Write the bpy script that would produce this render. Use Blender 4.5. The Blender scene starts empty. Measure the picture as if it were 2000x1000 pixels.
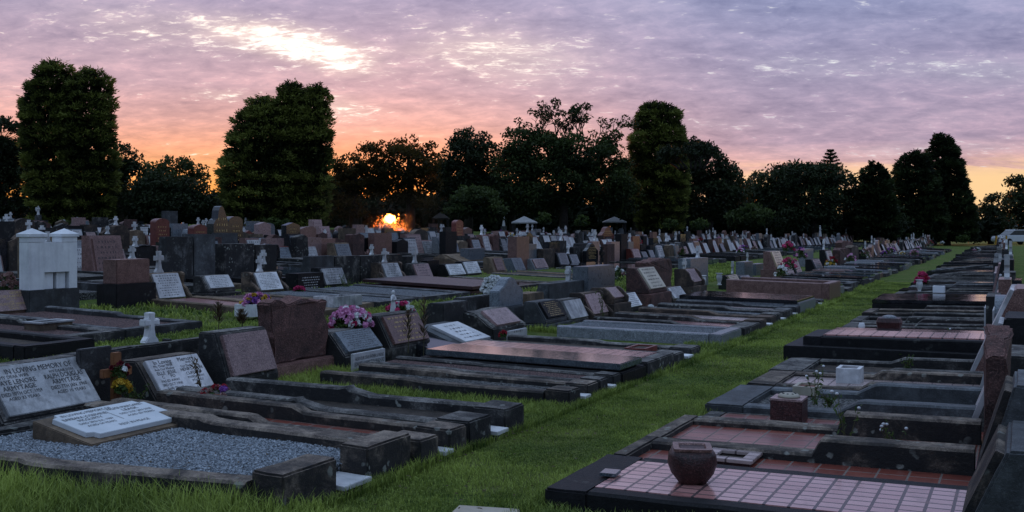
import bpy, bmesh, math, random
import numpy as np
from mathutils import Vector, noise

random.seed(7); rng = np.random.default_rng(7)
sc = bpy.context.scene
col = sc.collection
F, H, HY = 2000.0, 1.4, 452.0          # focal length in photo pixels, eye height, horizon line
U = (0.4472, 0.8944); V = (0.8944, -0.4472)   # along the rows / along a grave
ROT = math.atan2(V[1], V[0])

def zt(t):                              # cross-section of the ground: a shallow dip at the grass aisle
    if t > -2.2: return min(0.015*(t+2.2), 0.15)
    if t > -3.2: return 0.0
    if t > -6.0: return 0.02*(-3.2-t)
    return min(0.056+0.03*(-6.0-t), 1.75+0.006*(-6.0-t))
def bend(s): return -0.02*max(0.0, s-14.0)   # the rows bend a little to the left far off
def world(s, t):
    t = t+bend(s); return (s*U[0]+t*V[0], s*U[1]+t*V[1])
def st(x, y):
    s = x*U[0]+y*U[1]; return (s, x*V[0]+y*V[1]-bend(s))
def s_of(px, t):
    s = 10.0
    for _ in range(12):
        Y = (t+bend(s))/(V[0]*(px-1000)/F+V[1]); s = 0.5*s+0.5*((px-1000)/F*Y*U[0]+Y*U[1])
    return s
def Yof(px, t): return world(s_of(px, t), t)[1]
def z_of(py, Y): return H-(py-HY)/F*Y
def ground(px, py):                     # ground point seen at a photo position
    z = 0.0
    for _ in range(30):
        Y = (H-z)*F/(py-HY); x = (px-1000)/F*Y; s, t = st(x, Y); z = 0.5*z+0.5*zt(t)
    return s, t
def px_of(s, t, z=0):
    x, y = world(s, t); return 1000+F*x/y, HY-(z-H)*F/y, y

# ------------------------------------------------------------------ materials
def lin(c):
    return tuple(((v/255)/12.92 if v <= 10 else (((v/255)+0.055)/1.055)**2.4) for v in c)
MATS = {}
class NT:
    def __init__(self, tree): self.t = tree; self.n = tree.nodes; self.l = tree.links
    def put(self, sock, v):
        if v is None: return
        if isinstance(v, bpy.types.NodeSocket): self.l.new(v, sock)
        elif isinstance(v, (tuple, list)) and len(v) == 3 and sock.type == 'RGBA': sock.default_value = (*v, 1)
        else: sock.default_value = v
    def math(self, op, a, b=None, c=None, clamp=False):
        m = self.n.new('ShaderNodeMath'); m.operation = op; m.use_clamp = clamp
        for i, v in enumerate((a, b, c)): self.put(m.inputs[i], v)
        return m.outputs[0]
    def vmath(self, op, a, b=None):
        m = self.n.new('ShaderNodeVectorMath'); m.operation = op
        self.put(m.inputs[0], a); self.put(m.inputs[1], b)
        return m.outputs[1] if op in ('LENGTH', 'DOT_PRODUCT') else m.outputs[0]
    def mix(self, f, a, b, mode='MIX'):
        m = self.n.new('ShaderNodeMix'); m.data_type = 'RGBA'; m.blend_type = mode
        self.put(m.inputs[0], f); self.put(m.inputs[6], a); self.put(m.inputs[7], b)
        return m.outputs[2]
    def noise(self, vec, scale, detail=4, rough=0.6, dist=0.0):
        m = self.n.new('ShaderNodeTexNoise'); self.put(m.inputs['Vector'], vec)
        m.inputs['Scale'].default_value = scale; m.inputs['Detail'].default_value = detail
        m.inputs['Roughness'].default_value = rough; m.inputs['Distortion'].default_value = dist
        return m.outputs[0]
    def voro(self, vec, scale, out='Distance', feat='F1'):
        m = self.n.new('ShaderNodeTexVoronoi'); m.feature = feat; self.put(m.inputs['Vector'], vec)
        m.inputs['Scale'].default_value = scale
        return m.outputs[out]
    def ramp(self, f, pts, interp='LINEAR'):
        m = self.n.new('ShaderNodeValToRGB'); r = m.color_ramp; r.interpolation = interp
        self.put(m.inputs[0], f)
        while len(r.elements) > 1: r.elements.remove(r.elements[-1])
        for i, (p, c) in enumerate(pts):
            e = r.elements[0] if i == 0 else r.elements.new(p)
            e.position = p; e.color = (*c, 1) if isinstance(c, (tuple, list)) else (c, c, c, 1)
        return m.outputs[0]
    def step(self, v, a, b):
        m = self.n.new('ShaderNodeMapRange'); m.interpolation_type = 'SMOOTHSTEP'
        self.put(m.inputs[0], v); m.inputs[1].default_value = a; m.inputs[2].default_value = b
        return m.outputs[0]
    def bump(self, h, strength=0.4, dist=0.01):
        m = self.n.new('ShaderNodeBump'); self.put(m.inputs['Height'], h)
        m.inputs['Strength'].default_value = strength; m.inputs['Distance'].default_value = dist
        return m.outputs[0]
    def coords(self, rnd=True):
        tc = self.n.new('ShaderNodeTexCoord').outputs['Object']
        if not rnd: return tc
        oi = self.n.new('ShaderNodeObjectInfo').outputs['Random']
        return self.vmath('ADD', tc, self.math('MULTIPLY', oi, 37.0))
def newmat(name):
    m = bpy.data.materials.new(name); m.use_nodes = True
    t = NT(m.node_tree); b = t.n['Principled BSDF']
    MATS[name] = m
    return m, t, b
def stone(name, c1, c2, scale=6, rough=0.75, speck=0.0, stain_shade=0.0, lichen=0.0, bump=0.5, spec=0.4, vary=0.25, streak=0.0, blue=0.0):
    m, t, b = newmat(name); p = t.coords()
    oi = t.n.new('ShaderNodeObjectInfo').outputs['Random']
    n = t.noise(p, scale, 6, 0.65)
    c = t.mix(t.step(n, 0.35, 0.65), c1, c2)
    if speck:
        sp = t.noise(p, 90, 3, 0.8); c = t.mix(t.math('MULTIPLY', t.step(sp, 0.52, 0.62), speck), c, tuple(min(1, v*2.4+0.03) for v in c2))
        sp2 = t.noise(p, 70, 2, 0.8, 0.5); c = t.mix(t.math('MULTIPLY', t.step(sp2, 0.54, 0.6), speck), c, tuple(v*0.25 for v in c1))
    if stain_shade:
        s1 = t.noise(p, 2.3, 7, 0.7, 0.6); c = t.mix(t.math('MULTIPLY', t.step(s1, 0.45, 0.62), stain_shade), c, (0.012, 0.012, 0.012))
        s2 = t.noise(p, 9, 6, 0.75); c = t.mix(t.math('MULTIPLY', t.step(s2, 0.5, 0.64), stain_shade*0.8), c, tuple(v*0.3 for v in c1))
    if stain_shade:
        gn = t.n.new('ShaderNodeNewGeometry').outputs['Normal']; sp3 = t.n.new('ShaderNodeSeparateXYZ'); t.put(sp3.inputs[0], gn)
        side = t.step(sp3.outputs[2], 0.75, 0.2); k3 = t.math('MULTIPLY', side, t.math('MULTIPLY', t.step(t.noise(p, 3.3, 6, 0.7, 0.4), 0.30, 0.52), min(0.93, stain_shade*1.35)))
        c = t.mix(k3, c, (0.011, 0.011, 0.012))  # grime on upright faces, deepened to paint in their shade
    if streak:
        mp = t.n.new('ShaderNodeMapping'); t.put(mp.inputs[0], p); mp.inputs['Scale'].default_value = (9, 9, 0.7)
        s3 = t.noise(mp.outputs[0], 1.5, 5, 0.65); c = t.mix(t.math('MULTIPLY', t.step(s3, 0.45, 0.65), streak), c, (0.015, 0.015, 0.017))
    if lichen:
        d = t.vmath('ADD', p, t.math('MULTIPLY', t.noise(p, 14, 3), 0.06))
        v = t.voro(d, 13); gate = t.step(t.noise(p, 3.1, 3), 0.5, 0.62)
        k = t.math('MULTIPLY', t.math('MULTIPLY', t.step(v, 0.3, 0.2), gate), lichen)
        c = t.mix(k, c, (0.26, 0.27, 0.24))
    if vary:
        c = t.mix(1.0, c, t.ramp(oi, [(0, 1-vary), (1, 1+vary)]), 'MULTIPLY')
    t.put(b.inputs['Base Color'], c)
    t.put(b.inputs['Roughness'], t.math('MULTIPLY_ADD', n, 0.25, rough-0.12))
    b.inputs['Specular IOR Level'].default_value = spec
    if bump:
        hgt = t.math('ADD', t.noise(p, scale*5, 6, 0.7), t.math('MULTIPLY', t.noise(p, 120, 2), 0.3))
        t.put(b.inputs['Normal'], t.bump(hgt, bump, 0.012))
    return m
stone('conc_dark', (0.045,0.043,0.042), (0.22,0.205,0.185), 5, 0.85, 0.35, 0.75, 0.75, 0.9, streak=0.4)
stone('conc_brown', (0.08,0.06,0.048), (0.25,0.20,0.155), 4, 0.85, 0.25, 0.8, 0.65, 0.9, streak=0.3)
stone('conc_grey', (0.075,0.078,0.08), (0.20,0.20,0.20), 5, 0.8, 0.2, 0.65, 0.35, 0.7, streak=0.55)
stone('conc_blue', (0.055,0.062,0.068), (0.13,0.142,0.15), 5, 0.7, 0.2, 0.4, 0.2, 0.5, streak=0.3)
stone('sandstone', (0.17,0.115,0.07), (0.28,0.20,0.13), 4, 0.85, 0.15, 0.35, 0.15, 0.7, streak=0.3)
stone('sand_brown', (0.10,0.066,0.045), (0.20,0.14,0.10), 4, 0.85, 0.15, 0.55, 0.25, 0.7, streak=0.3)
stone('render_white', (0.66,0.68,0.70), (0.78,0.80,0.81), 3, 0.8, 0, 0.06, 0, 0.25, vary=0, streak=0.1)
stone('render_white_b', (0.56,0.60,0.62), (0.66,0.69,0.71), 3, 0.8, 0, 0.05, 0, 0.15, vary=0)
stone('marble', (0.62,0.63,0.64), (0.80,0.80,0.80), 3, 0.5, 0, 0.2, 0, 0.15, streak=0.12)
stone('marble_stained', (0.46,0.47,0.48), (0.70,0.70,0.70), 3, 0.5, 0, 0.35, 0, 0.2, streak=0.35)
stone('marble_plaque', (0.52,0.51,0.52), (0.74,0.73,0.74), 2.2, 0.45, 0, 0.25, 0, 0.1, streak=0.2, vary=0.12)
stone('granite_black', (0.010,0.011,0.014), (0.022,0.024,0.028), 8, 0.08, 0.25, 0, 0, 0.03, spec=0.6)
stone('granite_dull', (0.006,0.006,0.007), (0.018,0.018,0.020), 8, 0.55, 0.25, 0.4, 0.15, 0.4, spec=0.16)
stone('granite_brown', (0.115,0.06,0.052), (0.19,0.105,0.09), 12, 0.33, 0.55, 0, 0, 0.08)
stone('granite_rose', (0.19,0.12,0.115), (0.29,0.19,0.18), 12, 0.3, 0.5, 0, 0, 0.06)
stone('granite_red', (0.11,0.025,0.02), (0.17,0.045,0.035), 10, 0.3, 0.4, 0, 0, 0.05)
stone('granite_maroon', (0.022,0.007,0.007), (0.05,0.014,0.013), 12, 0.38, 0.6, 0, 0, 0.5)
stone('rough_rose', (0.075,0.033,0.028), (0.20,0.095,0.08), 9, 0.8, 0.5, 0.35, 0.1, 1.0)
stone('granite_blue', (0.09,0.105,0.12), (0.14,0.16,0.18), 14, 0.3, 0.5, 0, 0, 0.06)
stone('granite_slab', (0.04,0.052,0.06), (0.07,0.085,0.095), 14, 0.03, 0.5, 0, 0, 0.02, spec=0.7)
stone('granite_grey', (0.12,0.13,0.14), (0.19,0.20,0.215), 14, 0.35, 0.5, 0, 0, 0.06)
stone('cream', (0.40,0.36,0.27), (0.52,0.47,0.37), 4, 0.45, 0, 0.1, 0, 0.1)
stone('gold_plaque', (0.42,0.34,0.20), (0.55,0.46,0.30), 4, 0.25, 0, 0.1, 0, 0.1)  # golden tone paints a reflection into the plaque's colour
stone('terracotta', (0.30,0.08,0.03), (0.42,0.13,0.05), 4, 0.7, 0, 0.1, 0, 0.2)
stone('timber', (0.16,0.055,0.018), (0.30,0.12,0.04), 8, 0.6, 0, 0.2, 0, 0.3)
stone('letter_black', (0.02,0.02,0.022), (0.04,0.04,0.042), 8, 0.6, bump=0, vary=0)
stone('letter_gold', (0.42,0.28,0.10), (0.6,0.42,0.18), 8, 0.35, bump=0, vary=0)
stone('letter_white', (0.55,0.55,0.57), (0.7,0.7,0.7), 8, 0.5, bump=0, vary=0)
stone('letter_rose', (0.30,0.21,0.20), (0.34,0.24,0.23), 8, 0.5, bump=0, vary=0)
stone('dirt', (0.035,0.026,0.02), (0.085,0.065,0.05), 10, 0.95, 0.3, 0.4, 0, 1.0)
stone('bark', (0.012,0.009,0.007), (0.03,0.024,0.018), 8, 0.9, bump=0.5)
stone('roof_sheet', (0.24,0.24,0.24), (0.3,0.3,0.3), 3, 0.5, bump=0.1)
stone('wall_paint', (0.28,0.27,0.25), (0.34,0.33,0.31), 3, 0.8, bump=0.1)
stone('yellow_paint', (0.5,0.26,0.02), (0.6,0.32,0.03), 3, 0.5, bump=0.05)
stone('plastic_white', (0.62,0.64,0.66), (0.7,0.72,0.74), 3, 0.35, bump=0)
stone('car_paint', (0.45,0.47,0.5), (0.48,0.5,0.53), 3, 0.2, bump=0, spec=0.6)
stone('car_glass', (0.02,0.025,0.03), (0.03,0.035,0.04), 3, 0.08, bump=0, spec=0.8)
stone('rubber', (0.01,0.01,0.01), (0.015,0.015,0.015), 3, 0.8, bump=0)
def gravelmat(name, c1, c2, sc_=55):
    m, t, b = newmat(name); p = t.coords()
    v = t.n.new('ShaderNodeTexVoronoi'); t.put(v.inputs['Vector'], p); v.inputs['Scale'].default_value = sc_
    sep = t.n.new('ShaderNodeSeparateColor'); t.put(sep.inputs[0], v.outputs['Color'])
    c = t.mix(sep.outputs[0], c1, c2); c = t.mix(t.step(v.outputs['Distance'], 0.35, 0.75), c, tuple(x*0.15 for x in c1))
    t.put(b.inputs['Base Color'], c); b.inputs['Roughness'].default_value = 0.85
    t.put(b.inputs['Normal'], t.bump(t.math('SUBTRACT', 1.0, v.outputs['Distance']), 1.0, 0.02))
gravelmat('gravel_grey', (0.10,0.115,0.13), (0.34,0.37,0.40), 70)
gravelmat('gravel_red', (0.10,0.05,0.045), (0.24,0.13,0.115), 60)
gravelmat('gravel_dark', (0.05,0.05,0.05), (0.22,0.22,0.21), 50)
def tilemat(name, c1, c2, mortar, w, h, rough, msize=0.006, coat=0.0):
    m, t, b = newmat(name); p = t.coords(False)
    br = t.n.new('ShaderNodeTexBrick'); t.put(br.inputs['Vector'], p)
    br.offset = 0; br.inputs['Scale'].default_value = 1
    br.inputs['Brick Width'].default_value = w; br.inputs['Row Height'].default_value = h
    br.inputs['Mortar Size'].default_value = msize; br.inputs['Mortar Smooth'].default_value = 0.1
    br.inputs['Color1'].default_value = (*c1, 1); br.inputs['Color2'].default_value = (*c2, 1); br.inputs['Mortar'].default_value = (*mortar, 1)
    d = t.noise(t.coords(), 7, 6, 0.7)
    c = t.mix(t.math('MULTIPLY', t.step(d, 0.5, 0.68), 0.6), br.outputs[0], tuple(v*0.45 for v in c1))
    t.put(b.inputs['Base Color'], c)
    t.put(b.inputs['Roughness'], t.math('ADD', t.math('MULTIPLY', br.outputs[1], 0.5), t.math('MULTIPLY_ADD', d, 0.2, rough-0.08)))
    b.inputs['Specular IOR Level'].default_value = 0.8; b.inputs['Coat Weight'].default_value = coat; b.inputs['Coat Roughness'].default_value = 0.12
    t.put(b.inputs['Normal'], t.bump(t.math('MULTIPLY_ADD', br.outputs[1], -1.0, t.math('MULTIPLY', d, 0.15)), 0.5, 0.004))
tilemat('tile_pink', (0.46,0.20,0.18), (0.58,0.30,0.27), (0.05,0.02,0.02), 0.115, 0.088, 0.18, msize=0.008, coat=0.5)
tilemat('tile_red', (0.20,0.05,0.035), (0.27,0.075,0.05), (0.16,0.12,0.10), 0.16, 0.16, 0.28)
tilemat('tile_pale', (0.36,0.28,0.26), (0.42,0.33,0.31), (0.08,0.05,0.05), 0.16, 0.10, 0.25)
def plain(name, c1, c2, rough=0.6, trans=0.0):
    m, t, b = newmat(name)
    a = t.n.new('ShaderNodeAttribute'); a.attribute_name = 'tone'
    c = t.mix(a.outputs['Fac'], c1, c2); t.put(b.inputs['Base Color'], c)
    b.inputs['Roughness'].default_value = rough; b.inputs['Specular IOR Level'].default_value = 0.25
    if trans:
        out = t.n['Material Output']; tr = t.n.new('ShaderNodeBsdfTranslucent'); t.put(tr.inputs[0], c)
        ms = t.n.new('ShaderNodeMixShader'); ms.inputs[0].default_value = trans
        t.l.new(b.outputs[0], ms.inputs[1]); t.l.new(tr.outputs[0], ms.inputs[2]); t.l.new(ms.outputs[0], out.inputs[0])
plain('grass_blade', (0.04,0.08,0.012), (0.36,0.44,0.09), 0.6, 0.35)
plain('weed_green', (0.03,0.06,0.015), (0.08,0.13,0.03), 0.6, 0.3)
plain('weed_dry', (0.06,0.04,0.022), (0.13,0.09,0.05), 0.7, 0.2)
plain('foliage_cypress', (0.007,0.013,0.003), (0.20,0.225,0.045), 0.7, 0.22)
plain('foliage_dark', (0.004,0.008,0.003), (0.042,0.062,0.02), 0.7, 0.22)
plain('foliage_mid', (0.006,0.013,0.005), (0.085,0.12,0.03), 0.7, 0.3)
plain('foliage_olive', (0.014,0.016,0.004), (0.13,0.085,0.02), 0.7, 0.55)
plain('foliage_bright', (0.015,0.03,0.008), (0.10,0.14,0.03), 0.7, 0.3)
plain('fl_pink', (0.55,0.16,0.36), (0.86,0.48,0.70), 0.6, 0.15)
plain('fl_magenta', (0.42,0.02,0.10), (0.72,0.09,0.24), 0.6, 0.15)
plain('fl_red', (0.22,0.01,0.02), (0.45,0.03,0.05), 0.6, 0.15)
plain('fl_white', (0.6,0.62,0.6), (0.88,0.9,0.9), 0.6, 0.15)
plain('fl_darkred', (0.06,0.006,0.012), (0.16,0.012,0.025), 0.6, 0.1)
plain('fl_yellow', (0.45,0.26,0.02), (0.7,0.48,0.06), 0.6, 0.15)
plain('fl_purple', (0.15,0.04,0.25), (0.30,0.12,0.42), 0.6, 0.15)
plain('fl_faded', (0.20,0.10,0.10), (0.38,0.24,0.20), 0.7, 0.15)
# grassed ground
m, t, b = newmat('turf'); p = t.n.new('ShaderNodeTexCoord').outputs['Object']
n1 = t.noise(p, 1.1, 5, 0.6); n2 = t.noise(p, 14, 6, 0.75); n3 = t.noise(p, 60, 3, 0.7)
c = t.mix(t.step(n2, 0.35, 0.68), (0.04,0.07,0.013), (0.18,0.25,0.05))
c = t.mix(t.math('MULTIPLY', t.step(n1, 0.42, 0.62), 0.7), c, (0.17,0.175,0.06))
c = t.mix(t.math('MULTIPLY', t.step(n3, 0.45, 0.6), 0.5), c, (0.02,0.038,0.008))
t.put(b.inputs['Base Color'], c); b.inputs['Roughness'].default_value = 0.95; b.inputs['Specular IOR Level'].default_value = 0.1
t.put(b.inputs['Normal'], t.bump(t.math('ADD', n2, t.math('MULTIPLY', n3, 0.6)), 1.0, 0.03))

# ------------------------------------------------------------------ mesh helpers
class MB:
    def __init__(s): s.v = []; s.f = []; s.m = []
    def add(s, vs, fs, mi=0):
        o = len(s.v); s.v += [tuple(v) for v in vs]; s.f += [tuple(i+o for i in f) for f in fs]; s.m += [mi]*len(fs); return s
    def box(s, x0, x1, y0, y1, z0, z1, mi=0):
        return s.add([(x0,y0,z0),(x1,y0,z0),(x1,y1,z0),(x0,y1,z0),(x0,y0,z1),(x1,y0,z1),(x1,y1,z1),(x0,y1,z1)],
            [(3,2,1,0),(4,5,6,7),(0,1,5,4),(1,2,6,5),(2,3,7,6),(3,0,4,7)], mi)
    def prism(s, prof, y0, y1, mi=0):            # prof: (x,z) polygon extruded along y
        n = len(prof)
        vs = [(x, y0, z) for x, z in prof]+[(x, y1, z) for x, z in prof]
        return s.add(vs, [tuple(range(n)), tuple(range(2*n-1, n-1, -1))]+[(i, i+n, (i+1) % n+n, (i+1) % n) for i in range(n)], mi)
    def tablet(s, prof, x0, x1, mi=0):           # prof: (y,z) polygon extruded along x
        n = len(prof)
        vs = [(x0, y, z) for y, z in prof]+[(x1, y, z) for y, z in prof]
        return s.add(vs, [tuple(range(n-1, -1, -1)), tuple(range(n, 2*n))]+[(i, (i+1) % n, (i+1) % n+n, i+n) for i in range(n)], mi)
    def slab(s, poly, z0, z1, mi=0):             # poly: (x,y) outline
        n = len(poly)
        vs = [(x, y, z0) for x, y in poly]+[(x, y, z1) for x, y in poly]
        return s.add(vs, [tuple(range(n-1, -1, -1)), tuple(range(n, 2*n))]+[(i, (i+1) % n, (i+1) % n+n, i+n) for i in range(n)], mi)
    def lathe(s, prof, c=(0,0,0), seg=16, mi=0, sx=1, sy=1):
        vs = []; fs = []; n = len(prof)
        for r, z in prof:
            for k in range(seg):
                a = 2*math.pi*k/seg; vs.append((c[0]+r*math.cos(a)*sx, c[1]+r*math.sin(a)*sy, c[2]+z))
        for i in range(n-1):
            for k in range(seg): fs.append((i*seg+k, i*seg+(k+1) % seg, (i+1)*seg+(k+1) % seg, (i+1)*seg+k))
        fs.append(tuple(range(seg-1, -1, -1))); fs.append(tuple(range((n-1)*seg, n*seg)))
        return s.add(vs, fs, mi)
    def tube(s, pts, rs, seg=6, mi=0):
        vs = []; fs = []; n = len(pts)
        for i, p in enumerate(pts):
            a = Vector(pts[max(i-1, 0)]); b_ = Vector(pts[min(i+1, n-1)]); d = (b_-a).normalized() if (b_-a).length > 1e-9 else Vector((0,0,1))
            q = d.orthogonal().normalized(); w = d.cross(q); r = rs[i] if isinstance(rs, (list, tuple)) else rs
            for k in range(seg):
                an = 2*math.pi*k/seg; vs.append(Vector(p)+q*math.cos(an)*r+w*math.sin(an)*r)
        for i in range(n-1):
            for k in range(seg): fs.append((i*seg+k, i*seg+(k+1) % seg, (i+1)*seg+(k+1) % seg, (i+1)*seg+k))
        fs.append(tuple(range(seg-1, -1, -1))); fs.append(tuple(range((n-1)*seg, n*seg)))
        return s.add(vs, fs, mi)
    def ball(s, c, rx, ry, rz, mi=0, seg=10):
        pr = []
        for i in range(7):
            a = -math.pi/2+math.pi*(i+0.25)/6.5; pr.append((max(math.cos(a), 0.02), math.sin(a)))
        vs0 = len(s.v); s.lathe([(r, z) for r, z in pr], (0,0,0), seg, mi)
        for i in range(vs0, len(s.v)):
            x, y, z = s.v[i]; s.v[i] = (c[0]+x*rx, c[1]+y*ry, c[2]+z*rz)
        return s
    def move(s, fn): s.v = [tuple(fn(v)) for v in s.v]; return s
    def merge(s, o, mi=None):
        k = len(s.v); s.v += o.v; s.f += [tuple(i+k for i in f) for f in o.f]; s.m += (o.m if mi is None else [mi]*len(o.f)); return s
    def mesh(s, name, mats, bevel=0, rough=0, cuts=0, smooth=False):
        me = bpy.data.meshes.new(name); me.from_pydata(s.v, [], s.f)
        for m_ in (mats if isinstance(mats, (list, tuple)) else [mats]): me.materials.append(MATS[m_])
        if any(s.m): me.polygons.foreach_set('material_index', s.m)
        if bevel or rough:
            bm = bmesh.new(); bm.from_mesh(me)
            if bevel: bmesh.ops.bevel(bm, geom=[e for e in bm.edges if len(e.link_faces) == 2 and e.calc_face_angle(0) > 0.5], offset=bevel, segments=2, affect='EDGES', clamp_overlap=True)
            if cuts: bmesh.ops.subdivide_edges(bm, edges=[e for e in bm.edges if e.calc_length() > 0.08], cuts=cuts, use_grid_fill=True)
            if rough:
                o = Vector((random.random()*50, random.random()*50, 0))
                for v in bm.verts:
                    q = v.co+o
                    v.co += Vector((noise.noise(q*5), noise.noise(q*5+Vector((9,1,3))), noise.noise(q*5+Vector((2,7,5)))))*rough \
                        + Vector((noise.noise(q*17), noise.noise(q*17+Vector((9,1,3))), noise.noise(q*17+Vector((2,7,5)))))*rough*0.5
            bmesh.ops.recalc_face_normals(bm, faces=bm.faces)
            bm.to_mesh(me); bm.free()
        if smooth: me.polygons.foreach_set('use_smooth', [True]*len(me.polygons))
        me.update(); return me
def link(name, data, parent=None, loc=(0,0,0)):
    o = bpy.data.objects.new(name, data); col.objects.link(o); o.location = loc
    if parent: o.parent = parent
    return o
def tag(o, label=None, cat=None, group=None, kind=None):
    if label: o['label'] = label
    if cat: o['category'] = cat
    if group: o['group'] = group
    if kind: o['kind'] = kind
    return o
def thing(name, label, cat, s, t, z=None, rot=0.0, group=None):
    o = link(name, None); o.empty_display_size = 0.2; x, y = world(s, t)
    o.location = (x, y, zt(t) if z is None else z); o.rotation_euler.z = ROT+rot
    return tag(o, label, cat, group)
def part(name, mb, mats, parent, **k): return link(name, mb.mesh(name, mats, **k), parent)
def quads(name, Vs, tone, mats, mi=None, tri=False):   # Vs (N,k,3) numpy
    N, k = Vs.shape[:2]; me = bpy.data.meshes.new(name)
    me.vertices.add(N*k); me.vertices.foreach_set('co', Vs.reshape(-1).astype(np.float32))
    me.loops.add(N*k); me.loops.foreach_set('vertex_index', np.arange(N*k, dtype=np.int32))
    me.polygons.add(N); me.polygons.foreach_set('loop_start', np.arange(0, N*k, k, dtype=np.int32)); me.polygons.foreach_set('loop_total', np.full(N, k, np.int32))
    for m_ in (mats if isinstance(mats, (list, tuple)) else [mats]): me.materials.append(MATS[m_])
    if mi is not None: me.polygons.foreach_set('material_index', mi.astype(np.int32))
    a = me.attributes.new('tone', 'FLOAT', 'FACE'); a.data.foreach_set('value', np.clip(tone, 0, 1).astype(np.float32))
    me.update(); me.validate(); return me
def unit(a): return a/np.maximum(np.linalg.norm(a, axis=-1, keepdims=True), 1e-9)
def rdir(n): return unit(rng.normal(size=(n, 3)))
def leafquads(C, L, W, bias=None):
    n = len(C); a = rdir(n)
    if bias is not None: a = unit(a*0.8+bias)
    b_ = unit(np.cross(a, rdir(n))); L = np.asarray(L).reshape(-1, 1)*np.ones((n, 1)); W = np.asarray(W).reshape(-1, 1)*np.ones((n, 1))
    return np.stack([C-a*L, C+b_*W, C+a*L, C-b_*W], 1)

# ------------------------------------------------------------------ lettering
_tc = {}
def text_mb(txt):
    if txt in _tc: return _tc[txt]
    cu = bpy.data.curves.new('lettering', 'FONT'); cu.body = txt; cu.size = 1; cu.resolution_u = 2; cu.align_x = 'CENTER'
    o = bpy.data.objects.new('lettering', cu); col.objects.link(o)
    dg = bpy.context.evaluated_depsgraph_get(); me = bpy.data.meshes.new_from_object(o.evaluated_get(dg))
    r = ([tuple(v.co) for v in me.vertices], [tuple(p.vertices) for p in me.polygons])
    bpy.data.objects.remove(o); bpy.data.curves.remove(cu); bpy.data.meshes.remove(me)
    _tc[txt] = r; return r
def lettering(lines, frame):
    """lines: (text, u, v, height, maxwidth) ; frame(u,v,n) -> point"""
    mb = MB()
    for txt, cu_, cv, hgt, mw in lines:
        vs, fs = text_mb(txt)
        if not vs: continue
        xs = [v[0] for v in vs]; w = max(xs)-min(xs); sx = min(hgt*1.35, mw/max(w, 0.01)) if mw else hgt*1.35
        mb.add([frame(cu_+v[0]*sx, cv+(v[1]-0.35)*hgt*1.35, 0.0025) for v in vs], fs)
    return mb
def scribble(w, h, n, frame, both=True):         # worn, unreadable engraving: rows of word-long strokes
    mb = MB()
    for i in range(n):
        v = h*0.40-h*0.8*i/max(n-1, 1); half = w*random.uniform(0.25, 0.42); u = -half; lh = h*0.8/n*0.26
        while u < half:
            l = min(random.uniform(0.03, 0.11)*max(w, 0.4), half-u)
            for q in range(max(1, int(l/(lh*1.3)))):
                a = u+q*lh*1.3; hh = lh*random.uniform(0.6, 1.0)
                mb.add([frame(a, v-hh, 0.002), frame(a+lh*0.8, v-hh, 0.002), frame(a+lh*0.8, v+hh, 0.002), frame(a, v+hh, 0.002)], [(0,1,2,3)])
            u += l+lh*1.5
    return mb

# ------------------------------------------------------------------ headstones
def slope_frame(d1, d2, h0, h1, inset=0.0):
    """sloping front face running from (x=-d2...)"""
    up = Vector((d1-d2, 0, h1-h0)); L = up.length; up.normalize(); n = Vector((up.z, 0, -up.x)); c = Vector(((d1+d2)/2, 0, (h0+h1)/2))
    return (lambda u, v, k=0: c+Vector((0, u, 0))+up*v+n*k), L
def cross_mb(h, w, th=0.07, base=True, cx=0, cz=0, cy=0):
    mb = MB(); a = h*0.075+0.012
    prof = [(-a*1.0, 0.0), (-a*0.9, h*0.42), (-w/2, h*0.60), (-w/2, h*0.80), (-a, h*0.78), (-a*1.1, h), (a*1.1, h), (a, h*0.78), (w/2, h*0.80), (w/2, h*0.60), (a*0.9, h*0.42), (a, 0.0)]
    prof = [(-a*2.3, 0.0), (-a*2.2, h*0.07), (-a*1.2, h*0.22), (-a*0.85, h*0.45), (-a*0.85, h*0.58), (-w/2, h*0.56), (-w/2, h*0.79), (-a*0.85, h*0.77), (-a*1.05, h),
            (a*1.05, h), (a*0.85, h*0.77), (w/2, h*0.79), (w/2, h*0.56), (a*0.85, h*0.58), (a*0.85, h*0.45), (a*1.2, h*0.22), (a*2.2, h*0.07), (a*2.3, 0.0)]
    mb.tablet([(cy+y, cz+z) for y, z in prof], cx-th/2, cx+th/2)
    return mb
NEAR = {}
HS = []
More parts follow.
